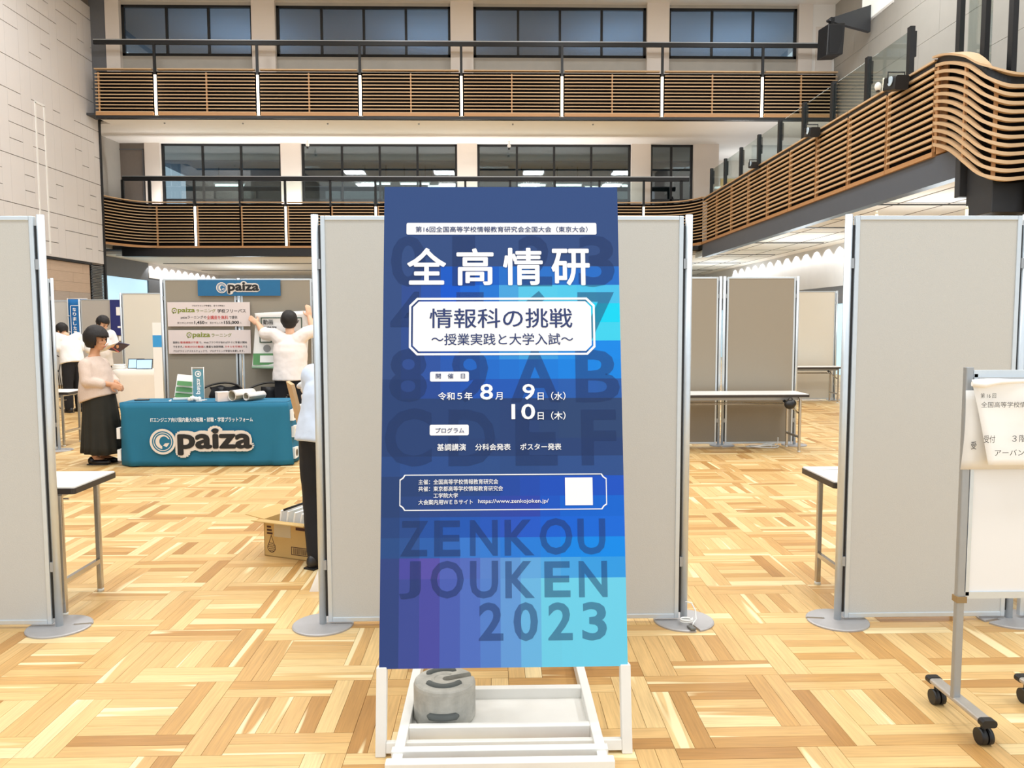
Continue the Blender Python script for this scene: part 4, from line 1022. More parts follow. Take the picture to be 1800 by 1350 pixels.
def roll(x, y, r, L, lab):
    o = thing('paper_roll', lab, 'paper roll', (x, y, .705+r), R(-28)); n = 28; g = []
    for k in range(n+9):
        a = 2*math.pi*k/n; rr = r-.0004*k; g.append([(rr*math.cos(a), -L/2, rr*math.sin(a)), (rr*math.cos(a), L/2, rr*math.sin(a))])
    q = MB(); q.sheet(g); q.build('outer_sheet', M('roll_paper', (226, 222, 216), .6), o, solid=.002)
    g = []
    for k in range(n):
        a = 2*math.pi*k/n; rr = r*.86; g.append([(rr*math.cos(a), -L/2+.01, rr*math.sin(a)), (rr*math.cos(a), L/2-.01, rr*math.sin(a))])
    q = MB(); q.sheet(g, True); q.build('inner_sheet', M('roll_inner', (150, 146, 128), .7), o, solid=.002); return o
roll(-2.79, 8.86, .062, .30, 'thicker open roll of paper on the teal table'); roll(-2.655, 8.87, .047, .26, 'thinner open roll of paper on the teal table')
cr = thing('crumpled_film', 'crumpled clear plastic ball beside the small table banner', 'plastic wrap', (-3.28, 8.76, .704))
mb = MB()
for k in range(7): mb.ell((random.uniform(-.06, .06), random.uniform(-.03, .03), .022+random.uniform(0, .015)), (.03, .022, .022), 7, 5, Euler((k, k*2, k)).to_matrix().to_4x4())
mb.build('film', M('plastic_film', (226, 228, 228), .25), cr); MB().box((.05, .0, .005), (.06, .04, .006), (0, 0, .4)).build('loose_flap', M('plastic_film'), cr)
ph = thing('smartphone', 'dark smartphone lying at the left end of the teal table', 'phone', (-3.92, 8.93, .704), .25)
MB().rbox((0, 0, .005), (.15, .075, .009), .01).build('body', black, ph); MB().rbox((0, 0, .0102), (.14, .068, .0015), .008).build('screen', M('phone_glass', (40, 44, 52), .1), ph)
cd_ = thing('card_stack', 'small stack of white cards between the box and the paper rolls', 'cards', (-2.90, 9.0, .704), -.2)
for k in range(3): MB().box((.01*k, 0, .006+.01*k), (.11, .07, .008), (0, 0, .12*k)).build('card_bundle', paper, cd_)
er = thing('paper_scrap', 'tiny white scrap lying on the teal table top', 'paper scrap', (-3.56, 8.80, .704))
MB().box((0, 0, .006), (.024, .016, .012), (0, 0, .4)).build('scrap', paper, er); MB().box((.008, .004, .013), (.016, .012, .004), (.3, .1, .2)).build('folded_corner', paper, er)

# two dark chairs behind the teal table
def tub_chair(x, y, lab, jacket=False, rz=0):
    o = thing('arm_chair', lab, 'chair', (x, y, 0), rz, 'dark tube chairs'); tm = M('gunmetal', (62, 60, 58), .35, .7)
    arc = [(.27*math.cos(R(-20+220*k/20)), .22*math.sin(R(-20+220*k/20)), .71+.13*max(0, math.sin(R(-20+220*k/20)))) for k in range(21)]
    MB().tube(arc, .012, 8).build('arm_rail', tm, o)
    MB().rbox((0, 0, .44), (.42, .40, .03), .06).build('seat', black, o, bevel=.005)
    for sx in (-1, 1):
        for sy in (-1, 1):
            MB().tube([(sx*.19, sy*.17, .43), (sx*.235, sy*.215, 0)], .011, 8).build('leg', tm, o)
        MB().tube([(sx*.20, -.10, .44), (sx*.255, -.075, .70)], .011, 8).build('arm_post', tm, o)
    g = [[((.13 if not jacket else .15)*(2*i/8-1), .20+.02*math.cos(i), .46+j*.055) for j in range(7)] for i in range(9)]
    q = MB(); q.sheet(g); q.build('back_pad', black, o, solid=.02)
    if jacket:
        j_ = thing('black_jacket', 'black jacket slung over the left chair back behind the teal table', 'jacket', (x+.02, y+.205, .60)); g = []
        for i in range(13):
            row = []
            for j in range(9):
                u = i/12; a = math.pi*j/8; xx = -.18+.36*u
                row.append((xx+.02*math.sin(j*1.3), -.045*math.cos(a)-.01*math.sin(u*14), .20*math.sin(a)+.012*math.sin(u*11+j)-(.10 if j in (0, 8) else 0)))
            g.append(row)
        q = MB(); q.sheet(g); q.build('body', M('black_cloth', (22, 22, 24), .95, 0, .2, 30, .3), j_, solid=.012)
        MB().tube([(-.12, -.055, .17), (-.15, -.07, .08), (-.14, -.06, .0)], [.035, .04, .03], 8).build('sleeve', M('black_cloth'), j_)
    return o
tub_chair(-3.25, 9.46, 'dark tube arm chair with a black jacket, behind the teal table', True)
tub_chair(-2.69, 9.46, 'empty dark tube arm chair behind the paper rolls')

# ---- farther left: white cloth table with tablets, banner, posters
wt = thing('exhibit_table', 'far exhibit table covered with a white cloth', 'table', (-6.23, 15.2, 0))
MB().bb((-.82, -.24, .68), (.88, .24, .70)).build('table_top', wtop, wt)
for sx in (-.78, .84):
    for sy in (-1, 1): MB().rbox((sx, sy*.2, .34), (.03, .03, .68), .006).build('leg', chrome, wt)
wcl = thing('table_cloth', 'plain white cloth draped over the far exhibit table', 'tablecloth', (-6.20, 15.2, 0))
g = []
for i in range(40):
    a = i/40*4; s_ = int(a); f = a-s_
    c4 = [(-.88, -.27), (.88, -.27), (.88, .27), (-.88, .27)]; p = c4[s_]; q = c4[(s_+1) % 4]; x = p[0]+(q[0]-p[0])*f; y = p[1]+(q[1]-p[1])*f
    g.append([(x*(1+.02*v/6+.012*math.sin(i*1.7)*v/6), y*(1+.08*v/6+.05*math.sin(i*1.3)*v/6), .705-.69*v/6) for v in range(7)])
q = MB(); q.sheet(g, True); q.add([(-.88, -.27, .705), (.88, -.27, .705), (.88, .27, .705), (-.88, .27, .705)], [(0, 1, 2, 3)]); q.build('cloth', M('white_cloth', (240, 232, 220), .9, 0, .03, 6, .2), wcl, solid=.002)
scr = M('tablet_screen', (170, 206, 236), .2, emit=.6)
for k, (x, y, lab) in enumerate(((-6.78, 15.25, 'leftmost lit tablet on the white cloth table'), (-6.55, 15.08, 'middle lit tablet on the white cloth table'), (-6.10, 15.1, 'rightmost lit tablet on the white cloth table beside the booth panel'))):
    o = thing('tablet', lab, 'tablet', (x, y, .708), 0, 'tablets on the white cloth table')
    MB().box((0, 0, .095), (.30, .012, .19), (-.25, 0, 0)).build('case', black, o); MB().box((0, -.0075, .095), (.275, .002, .165), (-.25, 0, 0)).build('screen', scr, o)
    MB().box((0, .05, .05), (.10, .006, .12), (.45, 0, 0)).build('stand', black, o)
pp = thing('paper_stack', 'stack of white leaflets at the left end of the white cloth table', 'leaflets', (-7.08, 15.2, .708))
for k in range(4): MB().box((.01*(k % 2), 0, .012+.022*k), (.21, .15, .02), (0, 0, .1*k)).build('bundle', paper, pp)
bn = thing('tall_banner', 'tall blue banner with white vertical lettering on the far left partition', 'banner', (-10.33, 20.12, .46))
g = [[(-.225+.45*i/8, .012*math.sin(i*.8+j*.3), j*1.71/16) for j in range(17)] for i in range(9)]
bl = M('banner_blue', (20, 108, 176), .7); q = MB(); q.sheet([r_[5:] for r_ in g]); q.build('blue_cloth', bl, bn, solid=.004); q = MB(); q.sheet([r_[:6] for r_ in g]); q.build('white_cloth', paper, bn, solid=.004)
MB().cyl((-.25, .02, -.4), (-.25, .02, 1.74), .012, n=8).build('pole', white, bn); MB().cyl((-.25, .02, 1.725), (.24, .02, 1.725), .010, n=8).build('cross_bar', white, bn)
for z in (.2, .9, 1.3): MB().cyl((-.27, .01, z), (-.20, .0, z), .012, n=8).build('tie_loop', white, bn)
ringflat(bn, 'speech_frame', rrect(-.17, .80, .17, 1.56, .03), rrect(-.155, .815, .155, 1.545, .025), sign_white, -.03)
for c_, (col_, x) in {0: ('P検が新しく', .04), 1: ('なりました！', -.11)}.items():
    for k, ch in enumerate(col_): text(bn, ch, x, 1.41-k*.115, x+.085, 1.50-k*.115, sign_white, -.031, .03)
np_ = thing('navy_poster', 'navy blue poster on the grey partition above the reading man', 'poster', (-8.12, 17.555, 1.31))
MB().bb((-.2, 0, 0), (.2, .008, .765)).build('sheet', M('navy_print', (38, 46, 112), .6), np_); MB().bb((-.07, -.004, .43), (.05, 0, .61)).build('white_picture', paper, np_); MB().bb((.08, -.004, .43), (.2, 0, .61)).build('white_picture', paper, np_)
MB().bb((-.05, -.004, .16), (.15, 0, .20)).build('white_caption', paper, np_)
for z in (-.12, -.26): MB().bb((-.04, .0, z), (.14, .006, z+.10)).build('caption_card', paper, np_)
bp_ = thing('standing_leaflet', 'white and blue leaflet board beside the booth panel', 'poster', (-5.36, 13.0, .0))
MB().bb((-.14, 0, .03), (.14, .012, 1.575)).build('board', paper, bp_); MB().bb((-.14, -.003, 1.18), (.14, 0, 1.37)).build('blue_band', M('bright_blue_print', (60, 160, 226), .6), bp_); MB().bb((-.17, -.1, 0), (.17, .12, .03)).build('foot', alu_d, bp_)
ch = tub_chair(-10.6, 19.2, 'black chair in front of the tall blue banner', False, .6)

# ---- open carton on the floor by the standing person
cx_ = thing('cardboard_carton', 'open brown cardboard carton full of papers on the floor', 'carton', (-1.29, 5.35, 0), R(-24))
kraft = M('kraft_board', (206, 172, 110), .8, 0, .06, 8); kin = M('kraft_inside', (190, 152, 92), .85, 0, .06, 8)
Wc, Dc, Hc = .20, .17, .245
MB().bb((-Wc, -Dc, 0), (Wc, -Dc+.006, Hc)).build('front_side', kraft, cx_); MB().bb((-Wc, Dc-.006, 0), (Wc, Dc, Hc)).build('back_side', kin, cx_)
MB().bb((-Wc, -Dc, 0), (-Wc+.006, Dc, Hc)).build('left_side', kraft, cx_); MB().bb((Wc-.006, -Dc, 0), (Wc, Dc, Hc)).build('right_side', kin, cx_); MB().bb((-Wc, -Dc, 0), (Wc, Dc, .006)).build('bottom', kin, cx_)
MB().box((-.0, -Dc-.055, Hc+.008), (2*Wc+.02, .12, .005), (-.15, 0, 0)).build('flap', kraft, cx_); MB().box((-.0, Dc+.05, Hc+.03), (2*Wc, .12, .005), (.6, 0, 0)).build('flap', kraft, cx_)
MB().box((-Wc-.075, 0, Hc+.012), (.16, 2*Dc, .005), (0, .12, 0)).build('flap', kraft, cx_); MB().box((Wc+.05, 0, Hc+.02), (.12, 2*Dc, .005), (0, -.4, 0)).build('flap', kraft, cx_)
brn = M('brown_print', (74, 46, 40), .8)
def drop(px, pz):
    pts = [(px, pz+.085)]
    for k in range(17):
        a = R(40-260*k/16); pts.append((px+.030*math.cos(a), pz+.030*math.sin(a)))
    ringflat(cx_, 'drop_print', [(px, pz+.088)]+[(px+.034*math.cos(R(40-260*k/16)), pz+.034*math.sin(R(40-260*k/16))) for k in range(17)], [(px, pz+.078)]+[(px+.029*math.cos(R(40-260*k/16)), pz+.029*math.sin(R(40-260*k/16))) for k in range(17)], brn, -Dc-.001)
    for r_ in range(5):
        for c_ in range(-2, 3):
            if abs(c_)*.011+abs(r_-2)*.006 < .030: flat(cx_, 'drop_dot', circ(px+c_*.011+(r_ % 2)*.0055, pz-.022+r_*.013, .0042, 6), brn, -Dc-.001)
drop(-.14, .062)
ringflat(cx_, 'barcode_frame', [(.02, .03), (.175, .03), (.175, .085), (.02, .085)], [(.025, .035), (.17, .035), (.17, .08), (.025, .08)], brn, -Dc-.001)
for k in range(20): flat(cx_, 'barcode_bar', [(.035+k*.0063, .038), (.035+k*.0063+random.choice((.002, .0035)), .038), (.035+k*.0063+.003, .077), (.035+k*.0063, .077)], brn, -Dc-.001)
for k in range(3): flat(cx_, 'print_block', [(-.175, .195-k*.022), (-.14+.006*k, .195-k*.022), (-.14+.006*k, .208-k*.022), (-.175, .208-k*.022)], brn, -Dc-.001)
flat(cx_, 'print_block', [(.06, .198), (.165, .198), (.165, .218), (.06, .218)], brn, -Dc-.001)
MB().bb((-.115, -Dc-.002, .14), (.02, -Dc, .23)).build('old_label', M('torn_label', (206, 192, 160), .8), cx_)
for k in range(6):
    pc = thing('folded_poster', '%s white folded poster from the left in the open carton' % ('first', 'second', 'third', 'fourth', 'fifth', 'sixth')[k], 'poster', (0, 0, 0), 0, 'folded posters in the carton')
    pc.location = Matrix.Rotation(R(-24), 3, 'Z') @ Vector((-.115+.042*k, .0, .012)) + Vector((-1.29, 5.35, 0)); pc.rotation_euler = (0, .12+.05*k, R(-24))
    MB().box((0, 0, .15), (.012, .28, .30)).build('sheet', paper, pc)
    MB().box((-.0065, -.06, .26), (.001, .05, .03)).build('print_block', ink if k % 2 else grn, pc)
tb_ = thing('black_tube', 'black rod lying across the papers in the open carton', 'rod', (-1.29, 5.35, .325), R(-24))
MB().cyl((-.06, -.14, -.01), (.15, .10, .07), .008, n=8).build('rod', black, tb_); MB().cyl((.148, .098, .069), (.155, .106, .072), .010, n=8).build('end_cap', blackm, tb_)
# white card leaning behind the centre partition
wcd = thing('leaning_card', 'white card leaning on the floor behind the panel by the sign', 'card', (-.96, 4.54, 0))
q = MB(); q.add([(-.115, .0, 0), (.12, 0, 0), (.12, .03, .30), (-.03, .03, .21), (-.115, .004, 0), (.12, .004, 0), (.12, .034, .30), (-.03, .034, .21)], [(0, 1, 2, 3), (7, 6, 5, 4), (0, 4, 5, 1), (1, 5, 6, 2), (2, 6, 7, 3), (3, 7, 4, 0)]); q.build('card', paper, wcd)
MB().box((.06, .10, .10), (.01, .20, .20), (.2, 0, 0)).build('rear_support', paper, wcd)

# ---- equipment on the galleries
sp = thing('loudspeaker', 'black loudspeaker hanging from a wall bracket high on the right', 'loudspeaker', (9.0, 21.6, 8.55), R(10))
q = MB(); q.add([(-.27, -.22, 0), (.20, -.25, .05), (.20, .25, .05), (-.27, .22, 0), (-.24, -.24, .80), (.24, -.26, .86), (.24, .26, .86), (-.24, .24, .80)], [(0, 3, 2, 1), (4, 5, 6, 7), (0, 1, 5, 4), (1, 2, 6, 5), (2, 3, 7, 6), (3, 0, 4, 7)])
q.build('cabinet', black, sp, bevel=.02); MB().box((-.02, -.245, .42), (.38, .012, .70), (.03, -.04, 0)).build('grille', M('speaker_grille', (20, 20, 22), .8), sp)
MB().bb((-.05, -.06, .82), (.05, .06, 1.05)).build('swivel', blackm, sp)
q = MB(); q.add([(-.12, -.06, 1.0), (1.12, -.06, 1.45), (1.12, -.06, .75), (-.12, -.06, .95), (-.12, .06, 1.0), (1.12, .06, 1.45), (1.12, .06, .75), (-.12, .06, .95)], [(0, 3, 2, 1), (4, 5, 6, 7), (0, 1, 5, 4), (1, 2, 6, 5), (2, 3, 7, 6), (3, 0, 4, 7)]); q.build('wall_bracket', dark, sp)
def stage_light(x, y, z, lab, big=1.0):
    o = thing('stage_light', lab, 'spotlight', (x, y, z))
    MB().rbox((0, 0, .0), (.16*big, .30*big, .16*big), .03, axis='y', rot=(.2, 0, 0)).build('housing', black, o)
    MB().tube([(-.10*big, 0, .0), (-.10*big, .0, .13*big), (.10*big, 0, .13*big), (.10*big, 0, 0)], .012, 6).build('yoke', blackm, o)
    MB().bb((.0, -.05, -.06), (.22, .05, -.03)).build('clamp', blackm, o)
    MB().cyl((-.085*big, -.05, .02), (-.095*big, -.05, .02), .055*big, n=16).build('lens', M('lens_glass', (190, 210, 226), .1), o)
    return o
stage_light(6.47, 20.0, 5.45, 'farthest black spotlight clamped on the right gallery rail'); stage_light(6.45, 16.3, 5.38, 'black spotlight with a pale lens midway along the right gallery rail', 1.2); stage_light(6.44, 12.9, 5.35, 'nearest black spotlight on the right gallery rail by the wavy guard', 1.35)
wbulb = thing('clip_lamp', 'small white lamp on the right gallery rail near the wavy guard', 'lamp', (6.58, 13.8, 5.47))
MB().ell((0, 0, .09), (.055, .055, .075)).build('bulb', white, wbulb); MB().cyl((0, 0, .0), (0, 0, .03), .03, n=12).build('socket', black, wbulb)
for k, (x, z) in enumerate(((.539, 7.28), (-6.1, 7.30))):
    o = thing('dome_camera', ('round white camera under the gallery ceiling above the centre of the sign' if k == 0 else 'round white camera under the gallery ceiling left of the sign'), 'camera', (x, 26.9, z))
    MB().ell((0, 0, .12), (.06, .06, .06)).build('housing', white, o); MB().cyl((0, 0, .17), (0, 0, .32), .02, n=8).build('ceiling_stem', white, o); MB().cyl((0, -.01, .0), (0, -.01, .06), .035, n=12).build('lens', black, o)
nb = thing('cream_notice_board', 'cream notice board at the far end of the right gallery', 'notice board', (7.75, 25.9, 4.12))
MB().bb((-.42, 0, .0), (.42, .04, 2.05)).build('board', M('cream_board', (236, 206, 140), .6), nb)
for k in range(5): MB().bb((-.22, -.006, 1.25+k*.12-.2), (.2, 0, 1.29+k*.12-.2)).build('print_line', M('brown_ink', (150, 110, 60), .7), nb)
MB().bb((-.24, -.008, 1.72), (.24, 0, 1.84)).build('grey_header', greyp, nb)

# ================================================================== PEOPLE
skin = M('skin', (226, 178, 146), .55, 0, .04, 20); skin2 = M('skin_tan', (206, 152, 116), .55, 0, .04, 20)
hair_m = M('black_hair', (24, 18, 16), .6, 0, .3, 40, .5, stretch=(6, 6, 1))
def folds(o, size, strength):
    tx = bpy.data.textures.new('folds', 'CLOUDS'); tx.noise_scale = size; tx.noise_depth = 2
    d = o.modifiers.new('folds', 'DISPLACE'); d.texture = tx; d.strength = strength; d.mid_level = .45; d.texture_coords = 'LOCAL'
def remesh(mb, name, mat, parent, vox=.008, it=3):
    tmp = bpy.data.objects.new('tmp', mb.mesh('tmp'))
    r = tmp.modifiers.new('r', 'REMESH'); r.mode = 'VOXEL'; r.voxel_size = vox
    s = tmp.modifiers.new('s', 'SMOOTH'); s.factor = .5; s.iterations = it
    me = evaluated(tmp); bpy.data.objects.remove(tmp)
    me.polygons.foreach_set('use_smooth', [True]*len(me.polygons)); me.materials.clear(); me.materials.append(mat); me.name = name
    o = bpy.data.objects.new(name, me); COL.objects.link(o)
    if parent: o.parent = parent
    if name != 'body': folds(o, .19, .022)
    return o
def limb(mb, pts, rs, n=12):
    for k in range(len(pts)-1): mb.cyl(pts[k], pts[k+1], rs[k], rs[k+1], n=n)
    for p, r in zip(pts, rs): mb.ell(p, (r, r, r), 12, 8)
def loft(mb, rings, n=28):
    """rings: (cx, cy, z, rx, ry[, tilt]) closed stack of ellipses"""
    v = []; f = []
    for g in rings:
        cx, cy, z, rx, ry = g[:5]; tl = g[5] if len(g) > 5 else 0
        for k in range(n):
            a = 2*math.pi*k/n; v.append((cx+rx*math.cos(a), cy+ry*math.sin(a), z+tl*math.cos(a)))
    for i in range(len(rings)-1):
        for k in range(n): f.append((i*n+k, i*n+(k+1) % n, (i+1)*n+(k+1) % n, (i+1)*n+k))
    f += [tuple(range(n))[::-1], tuple((len(rings)-1)*n+k for k in range(n))]
    return mb.add(v, f)
def hand(mb, w, d, nrm, side=1, curl=.5, k=1.0):
    w = Vector(w); d = Vector(d).normalized(); nrm = Vector(nrm); nrm = (nrm-d*nrm.dot(d)).normalized(); s = d.cross(nrm)*side
    rot = Matrix((d, s, nrm)).transposed().to_4x4()
    mb.ell(w+d*.045*k, (.052*k, .040*k, .017*k), 12, 8, rot)
    for off, L in ((.028, .066), (.010, .076), (-.009, .070), (-.027, .054)):
        p = w+d*.085*k+s*off*k; pts = [p]; dd = d.copy()
        for q in range(3):
            dd = (dd+nrm*curl*(.35+.25*q)).normalized(); p = p+dd*L*k*(.45, .32, .23)[q]; pts.append(p)
        limb(mb, pts, [.0098*k, .0092*k, .0085*k, .0075*k], 8)
    p = w+d*.025*k+s*.030*k; q = p+(d*.6+s*.7+nrm*.25).normalized()*.036*k; r = q+(d*.9+s*.15+nrm*.3).normalized()*.030*k
    limb(mb, [p, q, r], [.014*k, .011*k, .009*k], 8)
def head(mb, c, yawv, tilt, k=1.0):
    """head at c facing local direction given by rotation; returns its matrix"""
    mt = Matrix.Translation(c) @ Matrix.Rotation(yawv, 4, 'Z') @ Matrix.Rotation(tilt, 4, 'Y')
    def E(p, r): 
        q = MB(); q.ell((0, 0, 0), r, 16, 12); mb.add([tuple(mt @ (Vector(v)*k+Vector(p)*k)) for v in q.v], q.f)
    E((-.008, 0, .025), (.094, .076, .092)); E((.022, 0, -.035), (.066, .058, .078)); E((.045, 0, -.088), (.032, .034, .024))
    E((.092, 0, -.018), (.017, .013, .024)); E((.084, 0, .008), (.012, .010, .03)); E((.078, 0, -.062), (.018, .026, .008)); E((.076, 0, -.074), (.016, .022, .007))
    for s in (-1, 1): E((-.008, s*.077, -.01), (.020, .010, .032)); E((.060, s*.036, -.022), (.024, .022, .020)); E((.078, s*.028, .024), (.014, .022, .009))
    return mt
def face_marks(parent, mt, k=1.0):
    em = M('dark_eye', (30, 22, 20), .2); lm = M('lips', (176, 96, 88), .5)
    for s in (-1, 1):
        q = MB(); q.ell((0, 0, 0), (.006, .011, .006)); q2 = MB(); q2.add([tuple(mt @ (Vector(v)*k+Vector((.083, s*.031, .006))*k)) for v in q.v], q.f, smooth=True); q2.build('eye', em, parent)
        q = MB(); q.ell((0, 0, 0), (.005, .020, .004)); q2 = MB(); q2.add([tuple(mt @ (Vector(v)*k+Vector((.089, s*.031, .030))*k)) for v in q.v], q.f, smooth=True); q2.build('eyebrow', hair_m, parent)
    q = MB(); q.ell((0, 0, 0), (.007, .022, .006)); q2 = MB(); q2.add([tuple(mt @ (Vector(v)*k+Vector((.092, 0, -.067))*k)) for v in q.v], q.f, smooth=True); q2.build('mouth', lm, parent)
def hair_cap(parent, mt, r, c, cut, k=1.0, vox=.008):
    """hair mass: a thick rounded cap with the face cut free"""
    q = MB(); q.ell((0, 0, 0), (1, 1, 1), 36, 24); v = []
    for p in q.v:
        x, y, z = p; rr = Vector((x*r[0], y*r[1], z*r[2]))+Vector(c)
        if z < -.35: rr.x *= .93; rr.y *= .96
        v.append(rr)
    f = [fc for fc in q.f if not cut(sum((v[i] for i in fc), Vector())/len(fc))]
    m2 = MB(); m2.add([tuple(mt @ (p*k)) for p in v], f, smooth=True)
    o = m2.build('hair', hair_m, parent, solid=.018); o.modifiers['solid'].offset = -1; folds(o, .03, .012)
    return o
def shoes(parent, feet, mat, k=1.0):
    for (x, y, a) in feet:
        mb = MB(); mt = Matrix.Translation((x, y, 0)) @ Matrix.Rotation(a, 4, 'Z')
        q = MB(); q.ell((.045, 0, .028), (.135, .046, .040), 16, 10); q.ell((-.045, 0, .045), (.05, .038, .05), 12, 8)
        mb.add([tuple(mt @ Vector((p[0]*k, p[1]*k, max(.0, p[2])*k))) for p in q.v], q.f, smooth=True)
        o = mb.build('shoe', mat, parent)
        MB().box((0, 0, 0), (.24*k, .085*k, .012), mat=mt @ Matrix.Translation((.03*k, 0, .006))).build('sole', black, o, bevel=.004)

# --- woman in profile at the left end of the teal table
def woman():
    o = thing('person', 'woman in a beige cardigan and long black skirt standing beside the teal table', 'person', (-4.40, 8.92, 0), R(-6))
    b = MB()
    for s in (-1, 1):
        limb(b, [(-.01, s*.07, .86), (.0, s*.075, .46), (-.01, s*.075, .28), (-.015, s*.075, .09)], [.085, .06, .052, .034]); limb(b, [(-.02, s*.075, .07), (.09, s*.078, .035)], [.034, .028])
    loft(b, [(0, 0, .78, .11, .15), (0, 0, .95, .105, .14), (-.02, 0, 1.10, .095, .16), (-.03, 0, 1.17, .06, .12), (-.02, 0, 1.22, .05, .055), (0, 0, 1.30, .05, .05)])
    for s in (-1, 1):
        limb(b, [(-.03, s*.155, 1.12), (.03, s*.205, .93), (.19, s*.065, .89)], [.045, .038, .026])
        hand(b, (.19, s*.065, .89), (.75, -s*.45, -.35), (0, -s*.8, -.3), s, .5, .95)
    mt = head(b, (.015, 0, 1.375), 0, R(4), 1.0)
    body = remesh(b, 'body', skin2, o, .007); face_marks(body, mt)
    # bob: cut away the face and below the chin
    hair_cap(o, mt, (.135, .120, .150), (-.012, 0, .020), lambda p: (p.x > .045 and p.z < .045) or p.z < -.085 or (p.x > .02 and p.z < -.05))
    c = MB()
    loft(c, [(.005, 0, .73, .185, .215, .055), (.0, 0, .80, .185, .215, .03), (-.008, 0, .92, .165, .205, .01), (-.018, 0, 1.04, .140, .195), (-.03, 0, 1.12, .115, .185), (-.035, 0, 1.17, .085, .13), (-.025, 0, 1.20, .062, .075)])
    for s in (-1, 1): limb(c, [(-.03, s*.16, 1.10), (.02, s*.215, .93), (.125, s*.135, .90)], [.072, .066, .050])
    remesh(c, 'cardigan', M('beige_knit', (212, 192, 178), .9, 0, .05, 60, .25), o, .009, 4)
    g = []; n = 72
    for k in range(n):
        a = 2*math.pi*k/n; col_ = []
        for j in range(10):
            v = j/9; z = .82-.69*v; pl = 1+.07*v*math.sin(a*13+math.sin(a*3)); rx = (.150+.055*v)*pl; ry = (.175+.06*v)*pl
            col_.append((.015+.02*v+rx*math.cos(a), ry*math.sin(a), z+.012*v*math.sin(a*2)))
        g.append(col_)
    q = MB(); q.sheet(g, True); q.build('skirt', M('black_skirt', (34, 32, 24), .85, 0, .25, 12), o, solid=.004)
    shoes(o, ((-.01, .085, R(-3)), (.0, -.085, R(3))), M('black_leather', (24, 22, 22), .3), .95)
woman()

# --- figures in shirts and trousers
def clothed(label, locn, rz, P, shirt, trouser=(26, 26, 30), hairtop=True, skinm=skin, sleeve=.55, name='person', hem=.87):
    o = thing(name, label, 'person', locn, rz)
    b = MB(); hip = Vector(P['hip']); chest = Vector(P['chest']); neck = Vector(P['neck']); hd = Vector(P['head'])
    k = P.get('k', 1.0)
    limb(b, [hip, (hip+chest)/2, chest], [.095, .09, .095]); limb(b, [neck, hd-Vector((0, 0, .06))], [.056, .05])
    S_ = [Vector(P['sl']), Vector(P['sr'])]; E_ = [Vector(P['el']), Vector(P['er'])]; W_ = [Vector(P['wl']), Vector(P['wr'])]
    for i, s in enumerate((1, -1)):
        limb(b, [chest, S_[i]], [.08, .055]); limb(b, [S_[i], E_[i], (E_[i]+W_[i])/2, W_[i]], [.056, .045, .042, .029])
        d = Vector(P['hd'][i]); hand(b, W_[i], d, P['hn'][i], -s, P.get('curl', .5))
    for i, s in enumerate((1, -1)):
        kn = Vector(P['knee'][i]); an = Vector(P['ankle'][i])
        limb(b, [hip+Vector((0, s*.085, 0)), kn, (kn*.6+an*.4), an], [.10, .062, .056, .038])
    mt = head(b, hd, P.get('yaw', 0), P.get('tilt', 0)); body = remesh(b, 'body', skinm, o, .008); face_marks(body, mt)
    hair_cap(o, mt, (.112, .098, .118), (-.012, 0, .030), lambda p: (p.x > .042 and p.z < .055) or p.z < -.060 or (p.x > -.01 and p.z < -.005))
    c = MB()
    up_ = (neck-hip).normalized()
    loft_r = []
    base = hip+(chest-hip)*((hem-hip.z)/max(.01, chest.z-hip.z))
    ax = (chest-base); side = Vector((0, 1, 0)); fwd = side.cross(ax.normalized())
    v = []; f = []; n = 28; R_ = [(0, .158, .212), (.25, .152, .205), (.55, .140, .198), (.85, .138, .205), (1.05, .122, .195), (1.22, .09, .135), (1.34, .062, .070)]
    for t_, rx, ry in R_:
        for q in range(n):
            a = 2*math.pi*q/n; p = base+ax*t_+fwd*(-rx*math.cos(a))*P.get('bulk', 1)+side*(ry*math.sin(a))*P.get('bulk', 1); v.append(tuple(p))
    for i in range(len(R_)-1):
        for q in range(n): f.append((i*n+q, i*n+(q+1) % n, (i+1)*n+(q+1) % n, (i+1)*n+q))
    f += [tuple(range(n))[::-1], tuple((len(R_)-1)*n+q for q in range(n))]; c.add(v, f)
    for i in range(2):
        e = S_[i]+(E_[i]-S_[i])*min(1, sleeve*1.6); limb(c, [chest+(S_[i]-chest)*.5, S_[i], e], [.10, .082, .078])
    remesh(c, 'shirt', shirt, o, .010, 5)
    tq = MB(); waist = hip+Vector((0, 0, .06))
    limb(tq, [waist, hip], [.105, .115])
    for i, s in enumerate((1, -1)):
        kn = Vector(P['knee'][i]); an = Vector(P['ankle'][i]); limb(tq, [hip+Vector((0, s*.08, -.02)), kn, an+Vector((0, 0, .01))], [.108, .086, .072])
    remesh(tq, 'trousers', M('dark_trousers', trouser, .85, 0, .15, 12, .2), o, .011, 5)
    shoes(o, [(P['ankle'][i][0], P['ankle'][i][1], 0) for i in range(2)], M('dark_shoe', (40, 38, 38), .4))
    return o
# man with raised arms hanging the poster, seen from behind (local x points to the panel)
clothed('man in a white T-shirt seen from behind, arms raised to hang a poster', (-2.44, 9.60, 0), R(90), dict(
    hip=(0, 0, .90), chest=(.02, 0, 1.28), neck=(.03, 0, 1.44), head=(.05, .01, 1.57), sl=(.03, .19, 1.42), sr=(.03, -.18, 1.43),
    el=(.10, .33, 1.43), er=(.09, -.27, 1.46), wl=(.17, .42, 1.55), wr=(.18, -.20, 1.63), hd=((.1, .5, .35), (.05, .1, .8)), hn=((.5, -.3, -.3), (.6, .2, -.3)),
    knee=((.01, .10, .48), (.01, -.10, .48)), ankle=((0, .10, .08), (0, -.10, .08)), tilt=R(-8)), M('white_tshirt', (240, 230, 224), .9, 0, .03, 12, .35))
